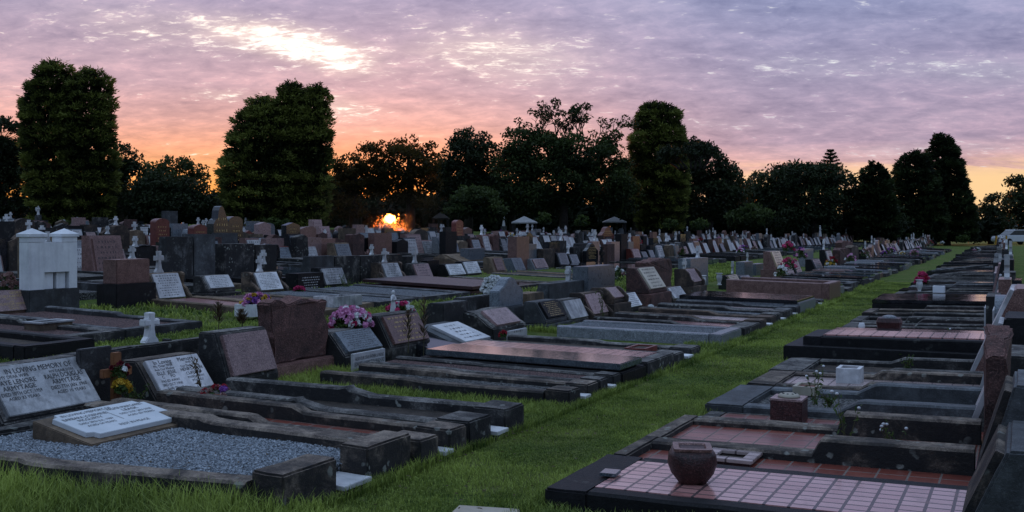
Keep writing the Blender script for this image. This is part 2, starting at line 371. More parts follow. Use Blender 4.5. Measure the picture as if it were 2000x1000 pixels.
def headstone(s, t, w, h, style='desk', mat='conc_dark', pmat='marble_plaque', label='', back=False, group=None, plaque=(0.86, 0.84), text=None,
              lines=0, lmat='letter_black', plinth=0.0, plmat=None, cross=0.0, near=True, d1=None, d2=None, h0=None, top='flat', tilt=0.0, rough=0.004, cmat='marble'):
    d2 = d2 if d2 is not None else (0.34 if style in ('desk', 'scroll') else 0.14)
    d1 = d1 if d1 is not None else (d2*0.52 if style == 'desk' else d2*0.45)
    root = thing('headstone', label, 'headstone', s, t, rot=(math.pi if back else 0)+tilt, group=group)
    z0 = 0
    w2 = w/2; bev = 0.012 if near else 0; cuts = 3 if near and rough else 0
    pl = plmat or mat
    if plinth:
        part('plinth', MB().box(-d2-0.06, 0.07, -w2-0.07, w2+0.07, -0.15, plinth), pl, root, bevel=bev, rough=rough if near else 0, cuts=cuts); z0 = plinth
    zb = z0 if plinth else -0.15
    if style in ('desk', 'scroll'):
        hh0 = z0+(h0 if h0 is not None else 0.055)
        prof = [(-d2, zb), (0, zb), (0, hh0), (-d2+d1, h), (-d2, h)]
        fr, L = slope_frame(-d2+d1, 0, hh0, h)
        bw = w2*0.80 if style == 'scroll' else w2
        part('block', MB().prism(prof, -bw, bw), mat, root, bevel=bev, rough=rough if near else 0, cuts=cuts)
        if style == 'scroll':
            for sg in (-1, 1):
                sp = [(-d2, zb), (0.05, zb), (0.055, z0+0.10), (0.00, z0+0.15), (-0.05, z0+0.26*h/0.55), (-0.14, z0+0.33*h/0.55), (-d2+d1+0.07, h-0.07), (-d2+d1+0.08, h-0.02), (-d2+d1+0.03, h+0.015), (-d2-0.005, h+0.012)]
                ya, yb = sorted((sg*(bw+0.002), sg*w2))
                part('scroll_shoulder', MB().prism(sp, ya, yb), mat, root, bevel=bev, rough=rough*0.5 if near else 0, cuts=2 if near else 0)
        if pmat:
            pw, ph = (bw*2)*plaque[0], L*plaque[1]; th = 0.035
            q = MB(); cs = [fr(-pw/2, -ph/2, -0.005), fr(pw/2, -ph/2, -0.005), fr(pw/2, ph/2, -0.005), fr(-pw/2, ph/2, -0.005)]
            cs += [fr(-pw/2, -ph/2, th), fr(pw/2, -ph/2, th), fr(pw/2, ph/2, th), fr(-pw/2, ph/2, th)]
            q.add(cs, [(3,2,1,0),(4,5,6,7),(0,1,5,4),(1,2,6,5),(2,3,7,6),(3,0,4,7)])
            po = part('plaque', q, pmat, root, bevel=0.004 if near else 0)
            pf = lambda u, v, k=0: fr(u, v, th+k)
            if text: part('inscription', lettering([(a, u*pw, v*ph, hg*ph, mw*pw) for a, u, v, hg, mw in text], pf), lmat, po)
            elif lines: part('inscription', scribble(pw, ph, lines, pf), lmat, po)
    elif style == 'rough':
        prof = []
        for i in range(13):
            y = -w2+w*i/12; prof.append((y, h-0.07*h*(0.5+noise.noise(Vector((y*3.5, s*3, 0))))-0.05*h*abs(y/w2+0.2)-0.03*(abs(y)/w2)**6))
        prof = [(w2*0.95, zb)]+prof[::-1]+[(-w2*0.95, zb)]
        part('block', MB().tablet(prof, -d2, 0), mat, root, bevel=0.012, rough=0.035, cuts=8 if near else 3)
        if pmat:
            q = MB().box(0.0, 0.035, -w2*plaque[0], w2*plaque[0], z0+(h-z0)*(0.5-plaque[1]/2), z0+(h-z0)*(0.5+plaque[1]/2))
            po = part('plaque', q, pmat, root, bevel=0.003)
            if lines: part('inscription', scribble(w*plaque[0], (h-z0)*plaque[1], lines, lambda u, v, k=0: Vector((0.035+k, u, z0+(h-z0)*0.5+v))), lmat, po)
    elif style == 'upright':
        n = 12; prof = [(w2, zb)]
        if top == 'flat': prof += [(w2, h), (-w2, h)]
        elif top == 'round': prof += [(w2*math.cos(math.pi*i/n), h-w2*0.45+w2*0.45*math.sin(math.pi*i/n)) for i in range(n+1)]
        elif top == 'peak': prof += [(w2, h-w*0.13), (0, h), (-w2, h-w*0.13)]
        elif top == 'ogee': prof += [(w2, h-w*0.25), (w2*0.8, h-w*0.2), (w2*0.55, h-w*0.15), (w2*0.3, h-w*0.04), (0, h), (-w2*0.3, h-w*0.04), (-w2*0.55, h-w*0.15), (-w2*0.8, h-w*0.2), (-w2, h-w*0.25)]
        elif top == 'spire': prof += [(w2, h-w*0.8), (w2*0.75, h-w*0.62), (w2*0.45, h-w*0.28), (w2*0.36, h-w*0.2), (w2*0.2, h-0.03), (0, h), (-w2*0.2, h-0.03), (-w2*0.36, h-w*0.2), (-w2*0.45, h-w*0.55), (-w2*0.75, h-w*0.62), (-w2, h-w*0.8)]
        elif top == 'shoulder': prof += [(w2, h-w*0.22), (w2*0.82, h-w*0.22), (w2*0.72, h-w*0.06), (0, h), (-w2*0.72, h-w*0.06), (-w2*0.82, h-w*0.22), (-w2, h-w*0.22)]
        prof += [(-w2, zb)]
        part('tablet', MB().tablet(prof, -d2, 0), mat, root, bevel=bev)
        if pmat:
            q = MB().box(0.001, 0.02, -w2*plaque[0], w2*plaque[0], z0+(h-z0)*0.15, z0+(h-z0)*(0.12+plaque[1]*0.8))
            part('plaque', q, pmat, root)
        if lines and not back: part('inscription', scribble(w*0.85, (h-z0)*0.7, lines, lambda u, v, k=0: Vector((0.004 if not pmat else 0.022, u, z0+(h-z0)*0.47+v))), lmat, root)
        if text: part('inscription', lettering([(a, u*w, z0+(h-z0)*(0.5+v), hg*(h-z0), mw*w) for a, u, v, hg, mw in text], lambda u, v, k=0: Vector((0.002+k, u, v))), lmat, root)
    if cross: part('cross', cross_mb(cross, cross*0.52, 0.06, cx=-d2+0.05, cz=h), cmat, root, bevel=0.006 if near else 0)
    HS.append((s, t, w)); return root
def HP(t, pl, pr, ytop, **k):                    # headstone from its left and right photo columns on row t and the height of its top
    s0, s1 = sorted((s_of(pl, t), s_of(pr, t))); Y = Yof((pl+pr)/2, t-0.3 if not k.get('back') else t)
    D = k.get('d2', 0.34 if k.get('style', 'desk') in ('desk', 'scroll') else 0.14)
    k['d2'] = D
    tt = t-D if k.get('back') else t
    return headstone((s0+s1)/2, tt, s1-s0, max(0.2, z_of(ytop, Y)-zt(tt)), **k)

# ------------------------------------------------------------------ graves
GRAVES = []
def smooth(a): a = max(0, min(1, a)); return a*a*(3-2*a)
def grave(label, sh, sf, th, tf, mat='conc_dark', kw=0.13, h0=0.15, h1=0.22, step=0.55, fill='dirt', fz=0.08, foot='solid', near=True, slab=None, slabz=0.14, group=None, footw=0.16, footh=0.0, inner=0.0, tablet=False, scroll=False, sides=(0, 1)):
    """sh=(s near, s far) at the head, sf at the foot; th/tf head and foot positions across the row"""
    tm, sm = (th+tf)/2, (sh[0]+sh[1]+sf[0]+sf[1])/4
    root = thing('grave', label, 'grave', sm, tm, group=group); zm = zt(tm); dr = 1 if tf > th else -1
    GRAVES.append((sh, sf, th, tf))
    def P(fr, s, z): t_ = th+(tf-th)*fr; return (t_-tm, s-sm, z+zt(t_)-zm)
    def hz(fr):
        if step is None: return h0
        z = h1+(h0-h1)*smooth((fr-step)/0.022+0.5)
        if scroll: z += 0.016*math.exp(-((fr-step+0.018)/0.012)**2)
        return z
    L = abs(tf-th); N = 40 if near else 8
    if not near and step is not None: xs = [0, step-0.04, step-0.01, step+0.02, step+0.05, 1]
    else: xs = [i/(N-1) for i in range(N)]
    if near and step is not None: xs = sorted(set([i/12 for i in range(13)]+[step+d for d in (-0.05, -0.035, -0.025, -0.018, -0.011, -0.006, 0.0, 0.006, 0.011, 0.018, 0.04)]))
    xs = [x*(1-footw/L) for x in xs]
    for side in sides:
        mb = MB(); rows = []
        for fr in xs:
            se = sh[side]+(sf[side]-sh[side])*fr; a, b_ = (se, se+kw) if side == 0 else (se-kw, se)
            z = hz(fr); e = 0.015
            rows.append([P(fr, a, -0.15), P(fr, a, z-e), P(fr, a+e, z), P(fr, b_-e, z), P(fr, b_, z-e), P(fr, b_, -0.15)])
        vs = [v for r in rows for v in r]; n = len(rows)
        fs = [(i*6+k, i*6+k+1, (i+1)*6+k+1, (i+1)*6+k) for i in range(n-1) for k in range(5)]
        fs += [tuple(range(6)), tuple((n-1)*6+k for k in range(5, -1, -1))]
        mb.add(vs, fs); part('side_kerb', mb, mat, root, rough=0.0028 if near else 0, cuts=1 if near else 0)
    ff = 1-footw/L+0.001; hf = h0+footh
    def footbar(sa, sb, z, nm='foot_kerb', mt=mat, z0=-0.15, f0=ff, f1=1.0, bev=0.012):
        mb = MB(); vs = [P(f0, sa, z0), P(f1, sa, z0), P(f1, sb, z0), P(f0, sb, z0), P(f0, sa, z), P(f1, sa, z), P(f1, sb, z), P(f0, sb, z)]
        mb.add(vs, [(3,2,1,0),(4,5,6,7),(0,1,5,4),(1,2,6,5),(2,3,7,6),(3,0,4,7)])
        part(nm, mb, mt, root, bevel=bev if near else 0, rough=0.004 if near else 0, cuts=3 if near else 0)
    if foot == 'solid': footbar(sf[0], sf[1], hf)
    elif foot == 'gap':
        g = (sf[1]-sf[0]); a = sf[0]+g*0.38; b_ = sf[1]-g*0.38
        footbar(sf[0], a, hf+0.02); footbar(b_, sf[1], hf+0.02)
        footbar(a+0.004, b_-0.004, 0.035, 'tablet_footing', mat, f1=1.0+0.03/L); footbar(a+0.012, b_-0.012, 0.062, 'number_tablet', 'marble', z0=0.036, f1=1.0+0.035/L, bev=0.003)
    # fill inside the kerbs
    i0 = kw-0.005 if 0 in sides else 0.002; i1 = kw-0.005; fi = ff+0.002
    def interp(side, fr): return sh[side]+(sf[side]-sh[side])*fr
    def sheet(z, a, b_, f0=0.0, f1=fi, z0=-0.1, k=1):
        mb = MB(); q = [P(f0, interp(0, f0)+a, 0), P(f1, interp(0, f1)+a, 0), P(f1, interp(1, f1)-b_, 0), P(f0, interp(1, f0)-b_, 0)]
        mb.add([(x, y, zz+z0) for x, y, zz in q]+[(x, y, zz+z) for x, y, zz in q], [(3,2,1,0),(4,5,6,7),(0,1,5,4),(1,2,6,5),(2,3,7,6),(3,0,4,7)])
        return mb
    if fill:
        nm = {'gravel': 'gravel_fill', 'tile': 'tile_paving', 'dirt': 'soil_fill', 'turf': 'turf_fill'}.get(fill.split('_')[0], 'infill')
        fo = part(nm, sheet(fz, i0, i1), fill, root)
        if fill.startswith('tile') and step is not None and near: pass
    if slab:
        part('ledger_slab', sheet(slabz, inner, inner, 0.02, 0.985 if inner else 1.0, slabz-0.06), slab, root, bevel=0.008 if near else 0)
    return root

# ================================================================== THE PLACE
TA, TB, TC, TD = -5.8, -6.5, -12.35, -12.95
# ------------------------------------------------------------------ ground
def make_ground():
    ts = sorted(set([-2200, -1200, -600, -300, -150, -110]+[-90+2*i for i in range(38)]+[-14+0.5*i for i in range(36)]+[6, 10, 20, 60, 200, 600, 1500]))
    ss = [-600, -200, -80, -40, -20]+[-10+1.0*i for i in range(60)]+[52, 56, 60, 70, 80, 100, 140, 200, 400, 900, 2500]
    vs = []; fs = []
    for s in ss:
        for t in ts: x, y = world(s, t); vs.append((x, y, zt(t)+0.012*noise.noise(Vector((x*0.8, y*0.8, 0)))*(1 if abs(t) < 14 else 0)-0.004))
    n = len(ts)
    for i in range(len(ss)-1):
        for j in range(n-1): fs.append((i*n+j, i*n+j+1, (i+1)*n+j+1, (i+1)*n+j))
    me = bpy.data.meshes.new('ground'); me.from_pydata(vs, [], fs); me.materials.append(MATS['turf'])
    me.polygons.foreach_set('use_smooth', [True]*len(fs)); me.update()
    tag(link('ground', me), kind='structure')
make_ground()

# ------------------------------------------------------------------ graves left of the grass aisle, nearest first
g1 = grave('wide concrete grave filled with blue-grey gravel, nearest on the left', (3.40, 5.06), (3.95, 5.12), -5.7, -3.22, 'conc_brown', kw=0.15, h0=0.165, h1=0.185, step=0.42, fill='gravel_grey', fz=0.10, foot='gap', footh=0.03, footw=0.2)
grave('narrow brown stone grave with red tiles beside the gravel grave', (5.09, 5.62), (5.15, 5.72), -5.65, -3.18, 'conc_brown', kw=0.11, h0=0.15, h1=0.19, step=0.5, fill='tile_red', fz=0.085, foot='gap', footw=0.26)
grave('dark weathered grave with scrolled kerb and dirt fill, third from the front left', (5.65, 6.30), (5.75, 6.56), -5.6, -3.18, 'conc_dark', kw=0.12, h0=0.16, h1=0.20, step=0.45, fill='dirt', fz=0.09, foot='gap', footw=0.26, scroll=True)
grave('low grave with white patched kerb and a strip of grass before it', (7.25, 7.95), (7.45, 8.08), -5.5, -3.22, 'conc_brown', kw=0.12, h0=0.115, h1=0.13, step=0.4, fill='gravel_dark', fz=0.07, foot='gap', footw=0.22)
grave('grave of reddish gravel between dark kerbs beside the ledger slab', (7.98, 8.55), (8.11, 8.62), -5.5, -3.22, 'conc_dark', kw=0.10, h0=0.12, h1=0.13, step=0.4, fill='gravel_red', fz=0.10, foot='gap', footw=0.2)
grave('low grave topped by a polished dark grey ledger slab reflecting the sky', (8.58, 9.2), (8.65, 9.30), -5.3, -3.22, 'granite_dull', kw=0.12, h0=0.13, step=None, fill='dirt', fz=0.1, slab='granite_slab', slabz=0.205, inner=0.03)
grave('pink tiled grave behind the polished ledger slab', (9.24, 10.1), (9.33, 10.2), -5.4, -3.22, 'conc_dark', kw=0.13, h0=0.15, step=None, fill='tile_pink', fz=0.155)
grave('dark broken grave with brick corner block behind the pink tiled grave', (10.15, 11.0), (10.25, 11.25), -5.5, -3.25, 'conc_dark', kw=0.12, h0=0.10, h1=0.12, step=0.5, fill='dirt', fz=0.06, foot='gap', footw=0.26)
grave('grey granite grave filled with grey gravel past the grass gap', (12.1, 13.1), (12.3, 13.3), -5.4, -3.3, 'granite_grey', kw=0.12, h0=0.14, step=None, fill='gravel_grey', fz=0.12)
A_GR = [('conc_dark', 'tile_pink', 'pink tiled grave with dark kerb right behind the grey gravel grave'), ('sand_brown', 'tile_pale', 'sandstone grave with pale rose tiles in the aisle row'),
    ('conc_dark', 'gravel_grey', 'dark grave with loose gravel in front of the tall cream plaque'), ('conc_grey', 'tile_pale', 'grey grave with pale tiles beside the polished double slab'),
    ('granite_grey', None, 'grey grave under a polished black ledger slab with two black vases'), ('conc_dark', 'turf', 'sunken dark grave overgrown with grass past the black slab')]
s0 = 13.35
for i, (mt, fl, lb) in enumerate(A_GR):
    w = [0.95, 1.05, 0.95, 1.0, 1.5, 1.0][i]
    grave(lb, (s0, s0+w), (s0+0.1, s0+w+0.1), -5.4, -3.3, mt, kw=0.12, h0=[0.12,0.12,0.13,0.13,0.19,0.09][i], h1=0.16, step=None if i == 4 else 0.55, fill=fl or 'dirt', fz=0.09, slab='granite_black' if i == 4 else None, slabz=0.235, inner=-0.02, foot='solid' if i in (0, 4) else 'gap', footw=0.25)
    s0 += w+0.05
grave('big walled grave of brown granite standing high above the grass', (21.1, 22.5), (21.0, 22.4), -5.4, -3.3, 'granite_brown', kw=0.14, h0=0.36, step=None, fill='dirt', fz=0.25)
names = {'conc_dark': 'dark concrete', 'conc_grey': 'grey concrete', 'granite_dull': 'black granite', 'granite_brown': 'brown granite', 'granite_black': 'polished black', 'granite_slab': 'polished grey', 'conc_brown': 'brown stone',
    'tile_pink': 'pink tiles', 'tile_red': 'red tiles', 'gravel_grey': 'grey gravel', 'gravel_dark': 'dark gravel', 'dirt': 'bare soil', 'turf': 'grass', 'tile_pale': 'pale tiles', 'gravel_red': 'reddish gravel', 'granite_grey': 'grey granite', 'sandstone': 'sandstone', 'sand_brown': 'brown sandstone'}
AUTO = []      # (object, base label, photo column) for labels completed below
s0 = 22.6; R_ = random.Random(3)
while s0 < 80:
    w = R_.uniform(0.95, 1.2); mt = R_.choice(['conc_dark', 'conc_grey', 'granite_dull', 'conc_dark', 'granite_grey', 'granite_brown']); fl = R_.choice(['dirt', 'gravel_dark', 'turf', 'gravel_grey', 'tile_pink'])
    sl = R_.choice([None, None, 'granite_slab', 'granite_black']); hh = R_.uniform(0.10, 0.2)
    g = grave('x', (s0, s0+w), (s0, s0+w), -5.4, -3.35+R_.uniform(-0.15, 0.1), mt, kw=0.12, h0=hh, h1=hh+0.06, step=R_.choice([None, 0.5]), fill=fl, fz=0.1, near=False, slab=sl, slabz=hh+0.05, group='graves lining the left side of the grass aisle', inner=0.05)
    AUTO.append((g, f"{names[mt]} grave with {names[sl]+' slab' if sl else names[fl]} left of the aisle", px_of(s0, -3.4)[0], 'aisle'))
    s0 += w+R_.choice([0.04, 0.05, 0.5 if s0 > 30 else 0.1])
# ------------------------------------------------------------------ graves right of the grass aisle
TH, TF = -0.24, -2.18
r1 = grave('black kerbed grave paved with glossy pink tiles, nearest on the right', (4.72, 5.60), (4.72, 5.60), TH, TF, 'granite_dull', kw=0.12, h0=0.10, step=None, fill='tile_pink', fz=0.102, foot='solid', footw=0.24)
grave('brown stone grave with stepped kerbs and red tiles behind the pink tiled one', (5.62, 6.22), (5.62, 6.22), TH, TF+0.02, 'conc_brown', kw=0.17, h0=0.10, h1=0.19, step=0.43, fill='tile_red', fz=0.05, footw=0.10, sides=(1,))
MATS_R2 = GRAVES[-1]
grave('red tiled grave with black-stained stepped kerb, third on the right', (6.24, 7.12), (6.24, 7.12), TH, TF+0.0, 'conc_brown', kw=0.17, h0=0.09, h1=0.19, step=0.43, fill='tile_red', fz=0.05, footw=0.12, sides=(1,))
grave('narrow sunken strip of red tiles in front of the blue-grey kerb', (7.14, 7.62), (7.14, 7.62), TH, TF+0.05, 'conc_dark', kw=0.05, h0=0.04, step=None, fill='tile_red', fz=0.035, footw=0.14)
grave('blue-grey concrete grave with dark gravel and weeds, fourth on the right', (7.64, 8.72), (7.64, 8.72), TH, TF+0.0, 'conc_blue', kw=0.15, h0=0.09, h1=0.17, step=0.43, fill='gravel_dark', fz=0.04, footw=0.3)
grave('brown kerbed grave with pale tile strip, fifth on the right', (8.75, 9.68), (8.75, 9.68), TH, TF+0.05, 'conc_brown', kw=0.13, h0=0.10, h1=0.15, step=0.5, fill='tile_pale', fz=0.07, footw=0.25)
grave('dark mossy grave with yellow-green weeds, in front of the black monument', (9.72, 10.75), (9.72, 10.75), TH, TF+0.02, 'conc_dark', kw=0.13, h0=0.10, h1=0.15, step=0.45, fill='dirt', fz=0.05, footw=0.32)
grave('high two-stepped black granite tomb with a strip of pink tiles on top', (11.1, 11.95), (11.1, 11.95), -0.3, -2.1, 'granite_dull', kw=0.13, h0=0.29, step=None, fill='tile_pink', fz=0.302, foot='solid', footw=0.2)
tm = GRAVES[-1]
bs = thing('tomb_base', 'lower black granite step under the pink tiled tomb', 'tomb base', 11.48, -1.27)
part('step', MB().box(-1.0, 1.0, -0.55, 0.55, -0.1, 0.185), 'granite_dull', bs, bevel=0.01)
s0 = 12.15; specs = []
while s0 < 92:
    w = R_.uniform(0.8, 1.05); specs.append((s0, w)); s0 += w+R_.choice([0.03, 0.04, 0.06])
for i, (s0, w) in enumerate(specs):
    mt = R_.choice(['conc_dark', 'granite_dull', 'conc_dark', 'granite_dull', 'conc_brown', 'conc_grey']); fl = R_.choice(['dirt', 'gravel_dark', 'turf', 'tile_pink', 'dirt']); sl = R_.choice([None, None, None, 'granite_black'])
    hh = R_.uniform(0.10, 0.2)
    if i in (1, 2): mt, fl, sl = 'conc_dark', 'tile_pink', None
    if i in (6, 7): mt, sl, hh = 'granite_dull', 'granite_black', 0.2
    g = grave('x', (s0, s0+w), (s0, s0+w), -0.3, TF+R_.uniform(-0.05, 0.2), mt, kw=0.12, h0=hh, h1=hh+0.07, step=R_.choice([None, 0.5, 0.6]) if not sl else None, fill=fl, fz=hh-0.03 if fl.startswith('tile') else 0.09, near=s0 < 18, slab=sl, slabz=hh+0.06, inner=0.0 if sl else 0, group='graves lining the right side of the grass aisle')
    AUTO.append((g, f"{names[mt]} grave with {names[sl]+' slab' if sl else names[fl]} right of the aisle", px_of(s0, -2.1)[0], 'aisleR'))

# ------------------------------------------------------------------ row A: headstones beside the aisle, left
T1 = [('IN LOVING MEMORY OF', 0.02, 0.37, 0.115, 0.72), ('MY DEAR WIFE', -0.27, 0.26, 0.07, 0.30), ('FAYE LENORE', -0.27, 0.15, 0.10, 0.40), ('ARMYTAGE', -0.27, 0.03, 0.10, 0.34), ('DIED 10TH OCT. 1959', -0.27, -0.085, 0.075, 0.42), ('AGED 33 YEARS', -0.27, -0.18, 0.065, 0.32),
      ('MY DEAR SON', 0.24, 0.25, 0.06, 0.3), ('RALPH DOUGLAS', 0.24, 0.155, 0.105, 0.43), ('ARMYTAGE', 0.24, 0.035, 0.105, 0.32), ('DIED 7TH JAN. 1960', 0.24, -0.085, 0.08, 0.40), ('AGED 10 YEARS', 0.24, -0.19, 0.07, 0.32)]
hA1 = headstone((s_of(6, TA+0.05)+s_of(203, TA+0.05))/2, TA+0.05, s_of(203, TA)-s_of(6, TA), 0.465, mat='conc_dark', pmat='marble_stained', plaque=(0.90, 0.90), text=T1, label='wide slanted headstone with a white marble double inscription, nearest on the left', d2=0.42, d1=0.16, h0=0.14, cmat='marble')
ledge = thing('stone_ledge', 'crusted low concrete ledge along the foot of the nearest headstone', 'ledge', 4.6, TA+0.13)
part('ledge', MB().box(-0.05, 0.10, -0.95, 0.62, -0.1, 0.13), 'conc_dark', ledge, bevel=0.02, rough=0.015, cuts=5)
T2 = [('In Loving', -0.22, 0.40, 0.12, 0.34), ('Memory', 0.22, 0.40, 0.12, 0.34), ('My Dear Wife', -0.24, 0.29, 0.08, 0.4), ('And Our Mother', -0.24, 0.195, 0.07, 0.4), ('ELLE  JESSE', -0.24, 0.085, 0.10, 0.42), ('C      FO', -0.24, -0.03, 0.09, 0.25), ('PAS ED AWAY', -0.24, -0.15, 0.07, 0.36), ('3RD OCT 1958', -0.24, -0.26, 0.075, 0.38), ('Sadly Missed', -0.22, -0.37, 0.075, 0.34),
      ('AND', 0.24, 0.29, 0.06, 0.12), ('Our Dear Father', 0.24, 0.195, 0.07, 0.4), ('HENRY JOHN', 0.24, 0.095, 0.10, 0.42), ('CLIFFORD', 0.25, -0.03, 0.09, 0.32), ('PASSED AWAY', 0.25, -0.15, 0.065, 0.32), ('9TH JULY', 0.25, -0.26, 0.07, 0.38)]
HP(TA, 306, 426, 688, mat='conc_brown', pmat='marble_plaque', plaque=(0.84, 0.86), text=T2, label='brown slanted headstone with a white two-column plaque like an open book', d1=0.16, d2=0.38, h0=0.08)
HP(TA, 446, 545, 636, mat='conc_dark', pmat='granite_rose', plaque=(0.86, 0.84), lines=9, lmat='letter_rose', label='mossy dark block headstone with a large plain rose granite plaque', d1=0.18, d2=0.33, h0=0.12)
rr = headstone((s_of(532, TA-0.2)+s_of(638, TA-0.2))/2, TA-0.2, s_of(638, TA-.2)-s_of(532, TA-.2), 0.77, style='rough', mat='rough_rose', pmat=None, label='tall rough-hewn rose granite headstone left of the pink flower bunch', plinth=0.15, plmat='granite_brown', d2=0.18)
HP(TA, 674, 752, 636, mat='conc_dark', pmat='granite_blue', plaque=(0.86, 0.82), lines=9, lmat='letter_black', label='lichen-spotted dark headstone with blue-grey plaque under the pink flowers', d1=0.22, d2=0.42, h0=0.15)
pl = thing('marble_tablet', 'small upright white inscribed tablet leaning below the blue-grey plaque', 'tablet', s_of(722, TA+.17), TA+0.17)
q = part('tablet', MB().box(-0.03, 0.0, -0.27, 0.27, 0, 0.20), 'marble', pl, bevel=0.004)
part('inscription', lettering([('ALSO OUR DEAR FATHER & FRIEND', 0, 0.15, 0.035, 0.48), ('EDWARD HARRINGTON BRADFORD', 0, 0.10, 0.04, 0.5), ('1978, AGED 78', 0.03, 0.05, 0.035, 0.25)], lambda u, v, k=0: Vector((0.001+k, u, v))), 'letter_black', q)
HP(TA, 764, 842, 606, mat='conc_dark', pmat='granite_brown', plaque=(0.86, 0.86), lines=6, lmat='letter_gold', label='dark slanted headstone with brown plaque and gold letters behind the dry weeds', d1=0.24, d2=0.42, h0=0.15)
# slab grave's desk: two flat plaques
b_ = thing('headstone', 'low grey sloping headstone carrying a flat white inscribed plaque', 'headstone', s_of(915, TA+0.1), TA+0.25)
fr, L = slope_frame(-0.55, 0.0, 0.07, 0.27)
part('block', MB().prism([(-0.7, -0.1), (0, -0.1), (0, 0.07), (-0.55, 0.27), (-0.7, 0.27)], -0.42, 0.38), 'conc_blue', b_, bevel=0.01)
def plate(fr, u0, u1, v0, v1, th):
    return MB().add([fr(u0, v0, 0.001), fr(u1, v0, 0.001), fr(u1, v1, 0.001), fr(u0, v1, 0.001), fr(u0, v0, th), fr(u1, v0, th), fr(u1, v1, th), fr(u0, v1, th)], [(3,2,1,0),(4,5,6,7),(0,1,5,4),(1,2,6,5),(2,3,7,6),(3,0,4,7)])
q = part('plaque', plate(fr, -0.26, 0.34, -0.24, 0.24, 0.035), 'marble', b_, bevel=0.004)
part('inscription', scribble(0.5, 0.4, 5, lambda u, v, k=0: fr(0.04+u, v, 0.036+k)), 'letter_black', q)
b_ = thing('headstone', 'black flat tilted slab with a white scrap, at the weeds', 'headstone', s_of(862, TA+0.1), TA+0.3)
fr, L = slope_frame(-0.5, 0.0, 0.08, 0.2)
part('slab', MB().prism([(-0.5, -0.1), (0, -0.1), (0, 0.08), (-0.5, 0.2)], -0.36, 0.34), 'granite_black', b_, bevel=0.01)
HP(TA, 964, 1026, 598, mat='conc_dark', pmat='granite_rose', plaque=(0.74, 0.82), lines=8, lmat='letter_rose', style='desk', label='rock-like dark headstone with a rose plaque beside a small white tablet', d1=0.15, d2=0.42, h0=0.15, rough=0.03)
pl = thing('marble_tablet', 'small white tablet lying against the rock-like headstone', 'tablet', s_of(1012, TA+.2), TA+0.2)
q = part('tablet', MB().box(-0.03, 0.0, -0.26, 0.26, 0, 0.14), 'marble', pl, bevel=0.004)
part('inscription', scribble(0.45, 0.12, 2, lambda u, v, k=0: Vector((0.001+k, u, 0.07+v))), 'letter_black', q)
HP(TA, 1066, 1108, 581, mat='conc_blue', pmat='granite_dull', plaque=(0.84, 0.84), lines=8, lmat='letter_gold', plinth=0.08, label='blue-grey slanted headstone with a dark square plaque past the tan block')
HP(TA, 1112, 1150, 578, mat='conc_dark', pmat='marble_stained', plaque=(0.86, 0.84), lines=0, label='dark headstone with a badly stained white marble plaque')
HP(TA, 1154, 1192, 566, style='scroll', mat='sand_brown', pmat='granite_rose', plaque=(0.9, 0.84), lines=5, lmat='letter_rose', label='brown scroll-sided headstone with plain pinkish plaque behind a green weed')
HP(TA, 1194, 1222, 557, style='scroll', mat='sand_brown', pmat='granite_rose', plaque=(0.9, 0.84), lines=9, lmat='letter_rose', label='brown scroll-sided headstone with red lettered rose plaque', plinth=0.2)
HP(TA, 1228, 1254, 566, mat='granite_dull', pmat='marble', plaque=(0.88, 0.84), lines=7, label='black slanted headstone with bright white lettered plaque by white flowers')
HP(TA, 1268, 1302, 519, mat='rough_rose', pmat='cream', plaque=(0.8, 0.92), lines=6, lmat='letter_black', plinth=0.25, label='tall rough reddish headstone with a long cream plaque', d2=0.42, d1=0.16)
HP(TA, 1316, 1342, 556, mat='sand_brown', pmat='marble_plaque', plaque=(0.86, 0.9), lines=8, label='low brown headstone with grey plaque right of the long cream plaque')
HP(TA, 1350, 1372, 522, style='scroll', mat='sand_brown', pmat='granite_rose', lines=9, plaque=(0.9, 0.9), lmat='letter_black', plinth=0.25, label='round-shouldered brown headstone with scrolled pinkish plaque')
HP(TA, 1432, 1449, 533, mat='granite_black', pmat='gold_plaque', plaque=(0.9, 0.9), lines=6, label='black headstone with a glowing golden plaque above the polished slab')
HP(TA, 1455, 1472, 534, mat='granite_dull', pmat='granite_blue', plaque=(0.9, 0.86), lines=6, label='dark headstone with grey plaque right of the golden plaque')
HP(TA, 1516, 1532, 489, mat='granite_brown', pmat='gold_plaque', plaque=(0.9, 0.95), lines=6, lmat='letter_black', plinth=0.3, label='tall brown headstone with a long bright plaque above the walled grave', near=False)
HP(TA, 1538, 1551, 508, mat='granite_dull', pmat='granite_blue', lines=5, label='low dark headstone with blue-grey plaque right of the long bright plaque', near=False)
HP(TA, 1556, 1566, 505, mat='granite_dull', pmat='granite_blue', lines=5, label='narrow dark headstone with lettered plaque near the purple flower', near=False)
HP(TA, 1594, 1607, 503, mat='granite_dull', pmat='granite_blue', lines=5, label='slanted grey plaque headstone standing alone on grass', near=False)
HP(TA, 1620, 1630, 486, mat='granite_dull', pmat='marble_plaque', lines=5, cross=0.4, label='tall black headstone with white letters and a small white cross', near=False)
HP(TA-.1, 1642, 1660, 482, style='rough', mat='rough_rose', pmat=None, d2=0.3, label='thick rounded reddish boulder headstone in the aisle row', near=False)
HP(TA-.9, 1646, 1664, 468, style='rough', mat='rough_rose', pmat=None, d2=0.3, label='tall reddish slab headstone behind the boulder headstone', near=False)
HP(TA, 1664, 1676, 478, style='rough', mat='sand_brown', pmat=None, d2=0.3, label='brown lumpy headstone right of the two reddish ones', near=False)

